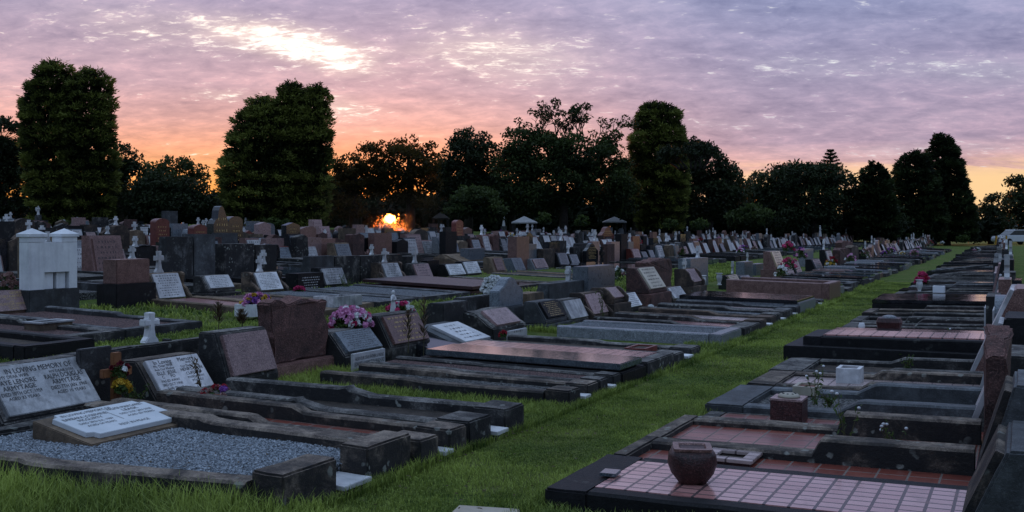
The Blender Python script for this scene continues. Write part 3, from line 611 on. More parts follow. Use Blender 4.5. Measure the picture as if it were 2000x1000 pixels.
# ------------------------------------------------------------------ row B: backs right behind row A
wl = thing('concrete_wall', 'long low lichen-covered concrete wall behind the nearest headstones', 'wall', 4.9, TB+0.05)
part('wall', MB().box(-0.12, 0.0, 0.38, 2.12, -0.1, 0.395), 'conc_dark', wl, bevel=0.012, rough=0.01, cuts=6)
part('low_wall', MB().box(-0.14, -0.005, -1.3, 0.375, -0.1, 0.30), 'conc_dark', wl, bevel=0.012, rough=0.012, cuts=6)
HP(TB, 866, 915, 590, back=True, mat='conc_grey', pmat=None, label='stained grey concrete headstone seen from behind, left of the tall dark one', d2=0.42)
HP(TB-0.4, 905, 968, 578, back=True, mat='conc_grey', pmat=None, label='low wide grey headstone back carrying white flowers', d2=0.3)
HP(TB, 975, 1022, 541, back=True, style='upright', top='ogee', mat='granite_blue', pmat=None, plinth=0.26, plmat='conc_blue', label='tall dark blue-grey headstone back with shaped top on a plinth', d2=0.16)
HP(TB-.3, 1030, 1062, 572, back=True, style='upright', mat='sandstone', pmat=None, label='small plain tan block behind the tall dark headstone', d2=0.3)
HP(TB-.3, 1074, 1140, 551, back=True, mat='conc_blue', pmat=None, label='wide blue-grey headstone back with a white cross beside it', d2=0.35)
HP(TB-.2, 1150, 1200, 519, back=True, style='upright', mat='granite_blue', pmat=None, label='smooth dark blue upright block between two flower vases', d2=0.3)
HP(TB-.5, 1268, 1312, 503, back=True, style='rough', mat='rough_rose', pmat=None, label='big rough reddish headstone back behind the long cream plaque', d2=0.3)
HP(TB-.3, 1350, 1382, 504, back=True, style='upright', mat='granite_blue', pmat=None, label='dark square block headstone topped by a small white obelisk', d2=0.3, near=False)
for pl_, pr_, tp, mt, lb in [(1455, 1470, 511, 'granite_blue', 'narrow bluish upright slab back right of the golden plaque'), (1478, 1494, 515, 'granite_blue', 'pair-like stepped blue-grey headstone back near the tall bright plaque'),
        (1574, 1588, 486, 'granite_grey', 'grey ribbed upright headstone back near the purple flower')]:
    HP(TB-.3, pl_, pr_, tp, back=True, style='upright', mat=mt, pmat=None, label=lb, d2=0.25, near=False)

# graves behind the wall (row B side), left
grave('black kerbed grave at the left edge, beyond the wall and grass', (6.7, 7.55), (6.75, 7.6), -11.6, -8.65, 'granite_dull', kw=0.14, h0=0.15, step=None, fill='dirt', fz=0.08)
grave('dark kerbed grave with brown gravel and a stone flower box', (7.6, 8.45), (7.65, 8.5), -11.9, -9.2, 'conc_dark', kw=0.13, h0=0.12, h1=0.15, step=0.4, fill='gravel_red', fz=0.07)
grave('brown gravel grave with grey kerb in front of the gold-lettered headstone', (8.55, 9.8), (8.6, 9.85), -12.0, -9.3, 'conc_grey', kw=0.12, h0=0.11, h1=0.14, step=0.5, fill='gravel_red', fz=0.07)
# ------------------------------------------------------------------ row C
hC0 = HP(TC, -12, 64, 566, mat='granite_brown', pmat='granite_rose', plaque=(0.97, 0.97), text=[('GEORGE J', 0.2, 0.37, 0.13, 0.5), ('TOBY HARVEY', 0, 0.2, 0.13, 0.8), ('AGED 69 YRS', 0, 0.07, 0.07, 0.5), ('AND', 0, -0.05, 0.07, 0.2), ('SYLVESTOR HARVEY', 0, -0.17, 0.12, 0.9), ('AGED 87 YRS', 0, -0.29, 0.07, 0.5), ('REUNITED', 0, -0.40, 0.08, 0.4)], lmat='letter_gold', label='brown granite slanted headstone with gold letters at the left edge', d1=0.2)
HP(TC, 228, 293, 505, style='upright', mat='granite_brown', pmat=None, plinth=0.35, plmat='granite_dull', d2=0.3, label='plain brown granite slab headstone on a black base, right of the white memorial')
HP(TC, 298, 372, 532, style='scroll', mat='sandstone', pmat='marble', plaque=(0.86, 0.92), lines=9, cross=0.36, label='sandstone scroll headstone with white plaque and a white cross on top')
HP(TC, 406, 461, 536, mat='conc_dark', pmat='marble', plaque=(0.84, 0.86), lines=7, label='dark block headstone with white plaque right of the sandstone scroll one', plinth=0.1)
HP(TC, 500, 561, 530, style='scroll', mat='sand_brown', pmat='marble', plaque=(0.86, 0.9), lines=10, cross=0.3, label='brown scroll headstone with long white plaque and a cross on its left')
HP(TC, 582, 632, 531, style='upright', mat='granite_dull', pmat=None, lines=5, lmat='letter_white', d2=0.3, label='square black headstone with white lettering on its face')
HP(TC, 634, 680, 521, mat='granite_dull', pmat='marble_stained', plaque=(0.86, 0.86), lines=6, label='black slanted headstone with stained white plaque behind rosemary-like weeds')
HP(TC, 750, 794, 512, style='scroll', mat='sand_brown', pmat='marble_stained', plaque=(0.86, 0.9), lines=7, cross=0.32, label='scroll headstone with worn grey plaque straight below the sun')
HP(TC, 814, 847, 513, mat='conc_dark', pmat='granite_rose', plaque=(0.86, 0.86), lines=5, cross=0.35, label='dark headstone with rose plaque and a small white cross on top')
HP(TC, 878, 911, 514, mat='granite_dull', pmat='marble', plaque=(0.88, 0.86), lines=6, label='left of two black headstones with pale blue lettered plaques')
HP(TC, 912, 941, 509, mat='granite_dull', pmat='marble', plaque=(0.88, 0.86), lines=6, label='right of two black headstones with pale blue lettered plaques')
HP(TC, 966, 991, 501, mat='sandstone', pmat='granite_brown', plaque=(0.6, 0.8), lines=4, label='plain sandstone slant headstone with narrow brown plaque')
HP(TC, 1006, 1026, 503, mat='granite_blue', pmat='granite_blue', plaque=(0.95, 0.95), lines=7, label='grey granite slant headstone left of the brown slabbed one')
HP(TC, 1046, 1072, 504, mat='granite_grey', pmat='granite_rose', lines=8, label='pinkish slanted headstone with a small white figure behind it')
HP(TC, 1095, 1114, 492, mat='granite_dull', pmat='granite_grey', lines=8, label='left of two grey slanted plaques below the half-bare tree')
HP(TC, 1118, 1134, 495, mat='granite_dull', pmat='granite_grey', lines=8, cross=0.3, label='right of two grey slanted plaques below the half-bare tree')
HP(TC, 1146, 1168, 474, style='upright', top='ogee', mat='granite_black', pmat=None, lines=8, lmat='letter_gold', plinth=0.15, label='tall black headstone with gold writing beside a black cross')
HP(TC, 1240, 1254, 485, mat='granite_red', pmat='granite_rose', lines=7, label='reddish slanted headstone with pale rose face in the middle rows')
HP(TC, 1258, 1268, 490, mat='granite_dull', pmat='granite_grey', lines=7, label='first narrow slanted plaque right of the pale rose face')
HP(TC, 1272, 1281, 487, mat='granite_dull', pmat='granite_grey', lines=7, label='second narrow slanted plaque right of the pale rose face')
# row D backs
for pl_, pr_, tp, mt, st_, tp_, lb in [(655, 702, 500, 'conc_dark', 'upright', 'flat', 'wide dark streaked block, left of a pair below the sun'), (706, 748, 499, 'conc_dark', 'upright', 'flat', 'wide dark streaked block, right of a pair below the sun'),
        (748, 785, 497, 'conc_brown', 'upright', 'flat', 'brown streaked block directly below the sun'), (795, 822, 500, 'conc_dark', 'upright', 'flat', 'dark brown block left of the small grass patch'),
        (835, 857, 508, 'granite_dull', 'upright', 'flat', 'square dark block at the small grass patch'), (606, 652, 500, 'conc_blue', 'desk', 'flat', 'wedge-shaped grey concrete headstone back, streaked'),
        (440, 496, 476, 'conc_dark', 'upright', 'flat', 'broad dark block headstone back in the left middle'), (918, 946, 485, 'granite_blue', 'upright', 'flat', 'smooth blue-grey upright block right of the tan heap'),
        (500, 540, 478, 'conc_dark', 'upright', 'flat', 'dark block headstone back behind the cross pair'), (325, 376, 462, 'conc_grey', 'desk', 'flat', 'streaked grey wedge headstone back in the left middle'),
        (380, 420, 457, 'conc_blue', 'upright', 'flat', 'bluish dark upright block left of the tall pointed monument')]:
    HP(TD if tp > 490 else TD-1.5, pl_, pr_, tp, back=True, style=st_, top=tp_, mat=mt, pmat=None, label=lb, d2=0.32, near=False)
# row C graves
grave('long sandstone kerbed grave with reddish ground in front of the white plaque', (s_of(282, TC), s_of(372, TC)), (s_of(282, TC)-0.2, s_of(372, TC)-0.25), -12.2, -9.1, 'sandstone', kw=0.13, h0=0.10, step=None, fill='tile_red', fz=0.07)
CG = [(378, 470, 'sandstone', 'gravel_red', None, 'sandstone kerbed grave beside the long sandstone one'), (480, 565, 'conc_grey', 'gravel_grey', None, 'grey kerbed grave holding the marble flower box'), (575, 680, 'conc_grey', 'gravel_grey', None, 'grey gravel grave behind the rough rose headstone'),
      (690, 790, 'granite_maroon', None, 'granite_maroon', 'low grave covered by a reddish brown slab'), (795, 865, 'conc_brown', 'gravel_red', None, 'brown gravelled grave with the dark round urn'), (870, 950, 'conc_dark', 'turf', None, 'dark grave overgrown with grass below the two pale plaques'),
      (955, 1000, 'sandstone', 'dirt', None, 'low sandstone bordered grave in the second row'), (1005, 1075, 'conc_dark', 'turf', None, 'grassy dark grave behind the wide blue-grey headstone back'), (1080, 1140, 'granite_dull', None, 'granite_black', 'black slab grave behind the smooth dark blue block')]
for a, b_, mt, fl, sl, lb in CG:
    sa, sb = s_of(a, TC), s_of(b_, TC); grave(lb, (sa, sb), (sa-0.2, sb-0.2), -12.15, -9.4, mt, kw=0.13, h0=0.09, step=None, fill=fl or 'dirt', fz=0.06, near=False, slab=sl, slabz=0.18)
# rebuilt white memorial
wm = thing('white_memorial', 'white rendered memorial with two capped pillars on a grey base', 'memorial', (s_of(52, TC)+s_of(146, TC))/2, TC+0.05)
W = s_of(146, TC)-s_of(52, TC); w2 = W/2; zb_ = 0.34; zt_ = 1.02
part('base', MB().box(-0.26, 0.03, -w2-0.02, w2+0.02, -0.1, zb_), 'conc_blue', wm, bevel=0.01)
q = MB(); ya, yb = -w2*0.31, w2*0.31; zo = zb_+0.24
pwd = W*0.33; ya, yb = -w2*0.38, w2*0.66
q.box(-0.2, 0, -w2, w2, zo, zt_-0.02).box(-0.2, 0, -w2, ya, zb_, zo).box(-0.2, 0, yb, w2, zb_, zo).box(-0.2, -0.14, ya, yb, zb_, zo)
part('wall', q, 'render_white', wm)
for sg in (-1, 1):
    y0 = -w2 if sg < 0 else w2-pwd
    pp = part('pillar', MB().box(-0.205, 0.004, y0, y0+pwd, zt_-0.018, zt_+0.06), 'render_white', wm, bevel=0.004)
    a, b2 = y0-0.02, y0+pwd+0.02
    part('cap', MB().add([(-0.24, a, zt_+.06), (0.02, a, zt_+.06), (0.02, b2, zt_+.06), (-0.24, b2, zt_+.06), (-0.24, a, zt_+.10), (0.02, a, zt_+.10), (0.02, b2, zt_+.10), (-0.24, b2, zt_+.10), (-0.11, (a+b2)/2, zt_+.18)],
        [(3,2,1,0),(0,1,5,4),(1,2,6,5),(2,3,7,6),(3,0,4,7),(4,5,8),(5,6,8),(6,7,8),(7,4,8)]), 'render_white', pp)
for yy in (ya+0.03, (ya+yb)/2+0.03): part('niche_block', MB().box(-0.138, -0.05, yy, yy+(yb-ya)*0.36, zb_+0.002, zo-0.01), 'render_white', wm)

# ------------------------------------------------------------------ small things on and beside the graves
def flowers(label, s, t, z, rx, rz, n, cols, group=None, ry=None, leaves=True, size=0.03, near=True):
    root = thing('flower_bunch', label, 'flowers', s, t, z, group=group); ry = ry or rx
    tot = sum(w for _, w in cols)
    for ci, (mt, w) in enumerate(cols):
        k = max(1, int(n*w/tot)); Vs = []; tn = []
        for i in range(k):
            a = random.uniform(0, 6.283); e = random.uniform(0.05, 1.45)
            c = np.array([math.cos(a)*math.cos(e)*rx, math.sin(a)*math.cos(e)*ry, math.sin(e)*rz]); d = unit(c+np.array([0, 0, 0.02])); r = random.uniform(0.78, 1.04)
            m_ = 26 if near else 9
            ds = unit(rdir(m_)+d*0.9); C = c*r+ds*size*0.75
            Vs.append(leafquads(C, size*0.62, size*0.42)); tn.append(rng.uniform(0.0, 1, m_)*0.7+0.3*random.random())
        link('blooms', quads('blooms', np.concatenate(Vs), np.concatenate(tn), mt), root)
    if leaves:
        m_ = n*8; a = rng.uniform(0, 6.283, m_); e = rng.uniform(-0.2, 1.4, m_); r = rng.uniform(0.4, 0.95, m_)
        C = np.stack([np.cos(a)*np.cos(e)*rx*r, np.sin(a)*np.cos(e)*ry*r, np.sin(e)*rz*r], 1)
        link('leaves', quads('leaves', leafquads(C, size*0.9, size*0.3), rng.uniform(0, 0.8, m_), 'weed_green'), root)
    return root
def FP(label, px, py, t, rx, rz, n, cols, **k):   # flowers at a photo column on row t, standing at the photo height py
    s = s_of(px, t); Y = Yof(px, t); return flowers(label, s, t, z_of(py, Y), rx, rz, n, cols, **k)
FP('large bunch of pink, mauve and white flowers on the lichen-spotted headstone', 686, 638, TA-0.36, 0.21, 0.19, 120, [('fl_pink', 5), ('fl_white', 2), ('fl_magenta', 1)], size=0.035)
FP('magenta and white flowers behind the brown gold-lettered headstone', 782, 614, TB-0.5, 0.19, 0.15, 34, [('fl_magenta', 4), ('fl_white', 2)], size=0.035)
FP('white flower bunch on top of the low grey headstone back', 966, 574, TB-0.6, 0.2, 0.26, 80, [('fl_white', 1)], size=0.04)
FP('cream dried flowers left of the smooth dark blue block', 1142, 562, TB-0.5, 0.13, 0.26, 26, [('fl_white', 3), ('fl_faded', 2), ('fl_yellow', 1)], size=0.035)
FP('pale flowers right of the smooth dark blue block', 1207, 545, TB-0.4, 0.12, 0.24, 22, [('fl_white', 3), ('fl_faded', 1)], size=0.035)
FP('round white flower ball on the gravel below the lettered plaque', 1272, 618, TA+0.3, 0.13, 0.16, 40, [('fl_white', 1)], size=0.035)
FP('faded magenta flowers lying on grey gravel', 912, 752, -4.9, 0.10, 0.05, 22, [('fl_magenta', 2), ('fl_pink', 2)], size=0.022)
FP('red and purple dried flowers in the terracotta pot', 425, 783, -5.25, 0.15, 0.09, 26, [('fl_faded', 2), ('fl_red', 2), ('fl_purple', 1)], size=0.03)
FP('small dark red and mauve flowers at the foot of the white two-column plaque', 360, 797, -5.75, 0.12, 0.05, 16, [('fl_red', 2), ('fl_faded', 2)], size=0.026)
FP('red fabric flower lying in the grass gap', 983, 657, -5.6, 0.05, 0.05, 6, [('fl_red', 1)], size=0.03)
_y = (H-0.22)*F/(616-HY); _s, _t = st((500-1000)/F*_y, _y)
flowers('pink, purple and yellow flowers in the marble box', _s, _t, 0.37, 0.12, 0.13, 42, [('fl_pink', 2), ('fl_purple', 2), ('fl_yellow', 2)], ry=0.25, size=0.05)
FP('small crimson flowers left of the black lettered headstone', 584, 572, TC+0.4, 0.12, 0.1, 16, [('fl_magenta', 1)], size=0.04)
FP('pinkish dry flowers in a pot behind the gold-lettered brown headstone', 14, 562, TC-0.6, 0.17, 0.2, 24, [('fl_faded', 1)], size=0.04)
# flower boxes, urns, pots
def GZ(px, py, z):
    Y = (H-z)*F/(py-HY); return st((px-1000)/F*Y, Y)
def boxpot(name, label, cat, px, py, z, wx, wy, h, mat, rim=None, tilt=0.0, hollow=True, inner='dirt', base=0):
    s, t = GZ(px, py, z); r = thing(name, label, cat, s, t, z, rot=tilt)
    q = MB(); th = 0.03
    q.box(-wx, wx, -wy, -wy+th, 0, h).box(-wx, wx, wy-th, wy, 0, h).box(-wx, -wx+th, -wy+th, wy-th, 0, h).box(wx-th, wx, -wy+th, wy-th, 0, h)
    part('box', q, mat, r)
    part('filling', MB().box(-wx+th, wx-th, -wy+th, wy-th, 0.0, h*0.75), inner, r)
    if rim:
        q = MB(); o = 0.02; q.box(-wx-o, wx+o, -wy-o, -wy+th+o, h, h+.02).box(-wx-o, wx+o, wy-th-o, wy+o, h, h+.02).box(-wx-o, -wx+th+o, -wy+th+o, wy-th-o, h, h+.02).box(wx-th-o, wx+o, -wy+th+o, wy-th-o, h, h+.02)
        part('rim', q, rim, r, bevel=0.003)
    if base: part('foot', MB().box(-wx-0.03, wx+0.03, -wy-0.03, wy+0.03, -0.03, 0.0), mat, r)
    return r
boxpot('flower_box', 'white marble box holding pink, purple and yellow flowers', 'flower box', 500, 616, 0.22, 0.16, 0.26, 0.17, 'marble')
boxpot('flower_box', 'chipped white marble box with a stone on it, behind the rough rose headstone', 'flower box', 660, 597, 0.25, 0.2, 0.36, 0.16, 'marble_stained')
boxpot('flower_box', 'square rough-cast stone flower box on brown gravel at the left', 'flower box', 95, 651, 0.2, 0.14, 0.22, 0.13, 'sandstone', rim='marble_stained')
boxpot('flower_box', 'white marble planter with red filling on the dark mossy grave', 'planter', 1660, 748, 0.07, 0.10, 0.12, 0.14, 'marble', inner='granite_red', base=1)
boxpot('flower_box', 'open square box of pink tiles beside the maroon urn', 'planter', 1430, 903, 0.05, 0.13, 0.13, 0.03, 'granite_maroon', rim='tile_pale')
boxpot('flower_box', 'broken cream planter box lying on the brown kerbed grave', 'planter', 1578, 768, 0.06, 0.1, 0.13, 0.07, 'cream', inner='granite_red')
boxpot('flower_box', 'white square plastic tub on the polished black slab', 'tub', 1834, 571, 0.26, 0.1, 0.13, 0.12, 'plastic_white')
boxpot('flower_box', 'small brick-red stone box on the dark broken grave', 'planter', 1252, 689, 0.07, 0.12, 0.2, 0.07, 'granite_red')
u = thing('block_vase', 'maroon granite cube vase with cream domed lid', 'vase', *GZ(1541, 822, 0.05), 0.045)
part('block', MB().box(-0.11, 0.11, -0.11, 0.11, 0, 0.16), 'granite_maroon', u, bevel=0.004)
part('top_plate', MB().box(-0.112, 0.112, -0.112, 0.112, 0.161, 0.175), 'granite_rose', u)
part('lid', MB().lathe([(0.078, 0.176), (0.078, 0.186), (0.06, 0.20), (0.03, 0.205)], seg=18), 'cream', u, smooth=True)
q = MB()
for k in range(8): q.ball((0.045*math.cos(k*0.785), 0.045*math.sin(k*0.785), 0.203), 0.009, 0.009, 0.003)
part('holes', q, 'granite_dull', u)
u = thing('urn', 'round maroon granite urn with an open square rim on pink tiles', 'urn', *GZ(1352, 944, 0.105), 0.112, rot=0.35)
u.scale = (1.04, 1.04, 0.87)
def squ(r, z, sq, n=32):
    out = []
    for k in range(n):
        a = 2*math.pi*k/n; c, s_ = math.cos(a), math.sin(a); p = 2+sq*8; f = (abs(c)**p+abs(s_)**p)**(-1/p); out.append((c*r*f, s_*r*f, z))
    return out
def loft(rings, cap0=True, cap1=True):
    mb = MB(); n = len(rings[0]); vs = [v for r in rings for v in r]
    fs = [(i*n+k, i*n+(k+1) % n, (i+1)*n+(k+1) % n, (i+1)*n+k) for i in range(len(rings)-1) for k in range(n)]
    if cap0: fs.append(tuple(range(n-1, -1, -1)))
    if cap1: fs.append(tuple(range((len(rings)-1)*n, len(rings)*n)))
    return mb.add(vs, fs)
part('bowl', loft([squ(0.066, 0, 0.2), squ(0.072, 0.012, 0.2), squ(0.105, 0.06, 0.05), squ(0.122, 0.115, 0), squ(0.116, 0.165, 0.15), squ(0.098, 0.195, 0.8)]), 'granite_maroon', u, smooth=True)
q = loft([squ(0.092, 0.197, 1.5), squ(0.094, 0.214, 1.5), squ(0.066, 0.214, 1.5), squ(0.06, 0.199, 1.5)], True, True)
part('rim', q, 'granite_brown', u)
part('opening', MB().box(-0.06, 0.06, -0.06, 0.06, 0.2, 0.2045), 'granite_maroon', u)
u = thing('urn', 'dark round granite urn on the brown gravelled grave', 'urn', s_of(908, -11), -11, z_of(566, Yof(908, -11)))
part('bowl', MB().lathe([(0.13, 0), (0.2, 0.05), (0.22, 0.11), (0.19, 0.17), (0.1, 0.2), (0.09, 0.215)], seg=20), 'granite_maroon', u, smooth=True)
u = thing('urn', 'oblong maroon granite flower box with domed grille beside the white jar', 'urn', *GZ(1737, 644, 0.17), 0.17)
part('box', loft([squ(0.12, 0, 0.5), squ(0.13, 0.02, 0.5), squ(0.15, 0.1, 0.5), squ(0.13, 0.15, 0.5)]), 'granite_maroon', u)
part('grille', MB().lathe([(0.09, 0.151), (0.08, 0.17), (0.03, 0.185)], seg=12), 'granite_grey', u)
u = thing('jar', 'small white lidded jar standing on the pink tiled grave', 'jar', *GZ(1683, 643, 0.17), 0.17)
part('body', MB().lathe([(0.035, 0), (0.04, 0.008), (0.04, 0.055), (0.036, 0.062)], seg=14), 'plastic_white', u, smooth=True)
part('lid', MB().lathe([(0.034, 0.063), (0.034, 0.075), (0.028, 0.08)], seg=14), 'plastic_white', u)
def vase(label, px, py, t, h, mat='marble', group=None):
    r = thing('vase', label, 'vase', s_of(px, t), t, z_of(py, Yof(px, t)), group=group)
    part('vase_body', MB().lathe([(a*h, z*h) for a, z in [(0.2, 0), (0.2, 0.07), (0.11, 0.12), (0.16, 0.3), (0.25, 0.6), (0.22, 0.82), (0.18, 0.88), (0.29, 0.97), (0.29, 1.0), (0.2, 0.99)]], seg=14), mat, r, smooth=True); return r
vase('tall white urn vase with crimson flowers beside the aisle', 1796, 571, -1.75, 0.26)
FP('crimson flower bunch in the tall white urn vase', 1802, 552, -1.75, 0.13, 0.2, 30, [('fl_magenta', 3), ('fl_red', 1)], size=0.05)
vase('left of two white urn vases on the polished double slab', 1373, 563, -5.9, 0.27); vase('right of two white urn vases on the polished double slab', 1405, 557, -5.9, 0.27)
vase('black cylinder vase, left one on the black ledger slab', 1547, 573, -4.2, 0.13, 'granite_black'); vase('black cylinder vase, right one on the black ledger slab', 1560, 571, -4.5, 0.14, 'granite_black')
u = thing('flower_pot', 'broken orange terracotta pot beside the red tiled grave', 'pot', s_of(428, -5.25), -5.25, 0.15)
part('pot', MB().lathe([(0.07, 0), (0.10, 0.06), (0.11, 0.075)], seg=14), 'terracotta', u, smooth=True)
u = thing('stone_plaque', 'small black stone plate lying on the pink tiles', 'plaque', *GZ(1192, 930, 0.104), 0.113, rot=0.1)
part('plate', MB().box(-0.045, 0.045, -0.055, 0.055, 0, 0.018), 'granite_slab', u, bevel=0.003)
u = thing('marble_plaque', 'wide white marble plaque on a tan wedge, lying on blue-grey gravel', 'plaque', 4.66, -5.12, 0.09+zt(-5.1), rot=0.0)
u.scale = (0.9, 0.9, 0.9)
fr, L = slope_frame(-0.26, 0.26, 0.13, 0.03)
fr, L = slope_frame(-0.26, 0.26, 0.03, 0.13)
fr = (lambda c, up, n: (lambda a, b_, k=0: c+Vector((0, a, 0))+up*b_+n*k))(Vector((0, 0, 0.085)), Vector((-0.52, 0, 0.10)).normalized(), Vector((0.10, 0, 0.52)).normalized())
part('wedge', MB().prism([(-0.28, -0.03), (0.28, -0.03), (0.28, 0.03), (-0.28, 0.138)], -0.46, 0.42), 'sandstone', u, bevel=0.006)
pw, ph, ct = 0.40, 0.225, 0.06
out = [(-pw+ct, -ph), (pw-ct, -ph), (pw-ct*0.8, -ph+ct*0.8), (pw, -ph+ct), (pw, ph-ct), (pw-ct*0.8, ph-ct*0.8), (pw-ct, ph), (-pw+ct, ph), (-pw+ct*0.8, ph-ct*0.8), (-pw, ph-ct), (-pw, -ph+ct), (-pw+ct*0.8, -ph+ct*0.8)]
n_ = len(out)
q = part('plaque', MB().add([fr(a, b_, 0.0) for a, b_ in out]+[fr(a, b_, 0.035) for a, b_ in out], [tuple(range(n_-1, -1, -1)), tuple(range(n_, 2*n_))]+[(i, (i+1) % n_, (i+1) % n_+n_, i+n_) for i in range(n_)]), 'render_white_b', u, bevel=0.003)
part('inscription', lettering([('IN LOVING MEMORY OF', -0.12, 0.17, 0.04, 0.42), ('BARBARA JOSEPHINE', -0.19, 0.10, 0.04, 0.36), ('MCGUIRTY', -0.19, 0.045, 0.04, 0.2), ('DIED 3RD JUL 1989', -0.19, -0.015, 0.03, 0.28), ('AGED 54 YEARS', -0.19, -0.07, 0.03, 0.24),
    ('VALMA MARGARET', 0.19, 0.14, 0.04, 0.33), ('LEASK', 0.19, 0.085, 0.04, 0.14), ('DIED 31ST JAN 2008', 0.19, 0.025, 0.03, 0.28), ('AGED 83 YEARS', 0.19, -0.03, 0.03, 0.24), ('REST IN PEACE', 0.02, -0.15, 0.035, 0.26)], lambda a, b_, k=0: fr(a, b_, 0.036+k)).add([fr(-0.002, -0.07, 0.038), fr(0.002, -0.07, 0.038), fr(0.002, 0.12, 0.038), fr(-0.002, 0.12, 0.038)], [(0,1,2,3)]), 'letter_black', q)
# gravel stones on the nearest grave
def stones_on(parent, sx, tx, z, n, r, mat, name='loose_stones'):
    tms, sms = parent.location, None
    a = rng.uniform(0, 1, n); b_ = rng.uniform(0, 1, n); C = np.stack([tx[0]+(tx[1]-tx[0])*a, sx[0]+(sx[1]-sx[0])*b_, np.full(n, z)+rng.uniform(-0.003, 0.004, n)], 1)
    T = np.array([[1, 1, 1], [1, -1, -1], [-1, 1, -1], [-1, -1, 1]], float)*0.6; R = rng.uniform(0.6, 1.25, (n, 1, 1))*r
    V_ = C[:, None, :]+(T[None]+rng.normal(0, 0.25, (n, 4, 3)))*R*np.array([1, 1, 0.7])
    tri = np.array([[0, 1, 2], [0, 3, 1], [0, 2, 3], [1, 3, 2]]); Q = V_[:, tri, :].reshape(-1, 3, 3)
    o = link(name, quads(name, Q, np.repeat(rng.uniform(0, 1, n), 4), mat), parent); o['kind'] = 'stuff'; return o
plain('pebble', (0.07, 0.085, 0.10), (0.44, 0.48, 0.52), 0.8); plain('pebble_red', (0.06, 0.035, 0.03), (0.26, 0.15, 0.13), 0.8)
sm1, tm1 = (3.40+5.06+3.95+5.12)/4, (-5.7-3.22)/2
def gravel(n, r):
    T_ = rng.uniform(-5.6, -3.4, n); S_ = rng.uniform(3.4, 5.05, n); lo = 3.40+0.55*(T_+5.7)/2.48+0.14; k = S_ > lo; T_, S_ = T_[k], S_[k]; n = len(T_)
    C = np.stack([T_-tm1, S_-sm1, np.array([zt(a_) for a_ in T_])-zt(tm1)+0.104+rng.uniform(-0.004, 0.005, n)+0.006*np.sin(T_*5+S_*3)], 1)
    T4 = np.array([[1, 1, 1], [1, -1, -1], [-1, 1, -1], [-1, -1, 1]], float)*0.6
    V4 = C[:, None, :]+(T4[None]+rng.normal(0, 0.25, (n, 4, 3)))*rng.uniform(0.6, 1.3, (n, 1, 1))*r*np.array([1, 1, 0.7])
    tri = np.array([[0, 1, 2], [0, 3, 1], [0, 2, 3], [1, 3, 2]]); o = link('loose_stones', quads('loose_stones', V4[:, tri, :].reshape(-1, 3, 3), np.repeat(rng.uniform(0, 1, n), 4), 'pebble'), g1); o['kind'] = 'stuff'
gravel(56000, 0.006)
n_ = 160; C = np.stack([rng.uniform(-5.3, -3.5, n_)-tm1, rng.uniform(4.0, 4.95, n_)-sm1, np.full(n_, 0.115+zt(-4.4)-zt(tm1))], 1); lf = leafquads(C, rng.uniform(0.006, 0.018, n_), 0.006); lf[:, :, 2] = C[:, None, 2]+(lf[:, :, 2]-C[:, None, 2])*0.4
o = link('leaf_litter', quads('leaf_litter', lf, rng.uniform(0, 1, n_), 'weed_dry'), g1); o['kind'] = 'stuff'
# wooden cross with flowers, on a grey board
u = thing('backing_board', 'grey rectangular stone standing behind the wooden cross', 'stone', s_of(212, TA+0.02), TA-0.1)
part('board', MB().box(-0.05, 0, -0.14, 0.14, 0, 0.52), 'conc_grey', u, bevel=0.006)
u = thing('wooden_cross', 'orange-brown wooden cross between the two white-plaqued headstones', 'cross', s_of(222, TA), TA+0.02, 0.12)
part('post', MB().box(-0.02, 0.02, -0.035, 0.035, 0, 0.42), 'timber', u, bevel=0.004); part('crossbar', MB().box(-0.018, 0.022, -0.13, -0.036, 0.25, 0.31).box(-0.018, 0.022, 0.036, 0.13, 0.25, 0.31), 'timber', u, bevel=0.004)
FP('dark red and white flowers hanging on the wooden cross', 233, 738, TA+0.08, 0.07, 0.10, 12, [('fl_darkred', 3), ('fl_white', 1)], size=0.024)
FP('single yellow rose with leaves on the wooden cross', 236, 762, TA+0.1, 0.045, 0.06, 9, [('fl_yellow', 1)], size=0.035)
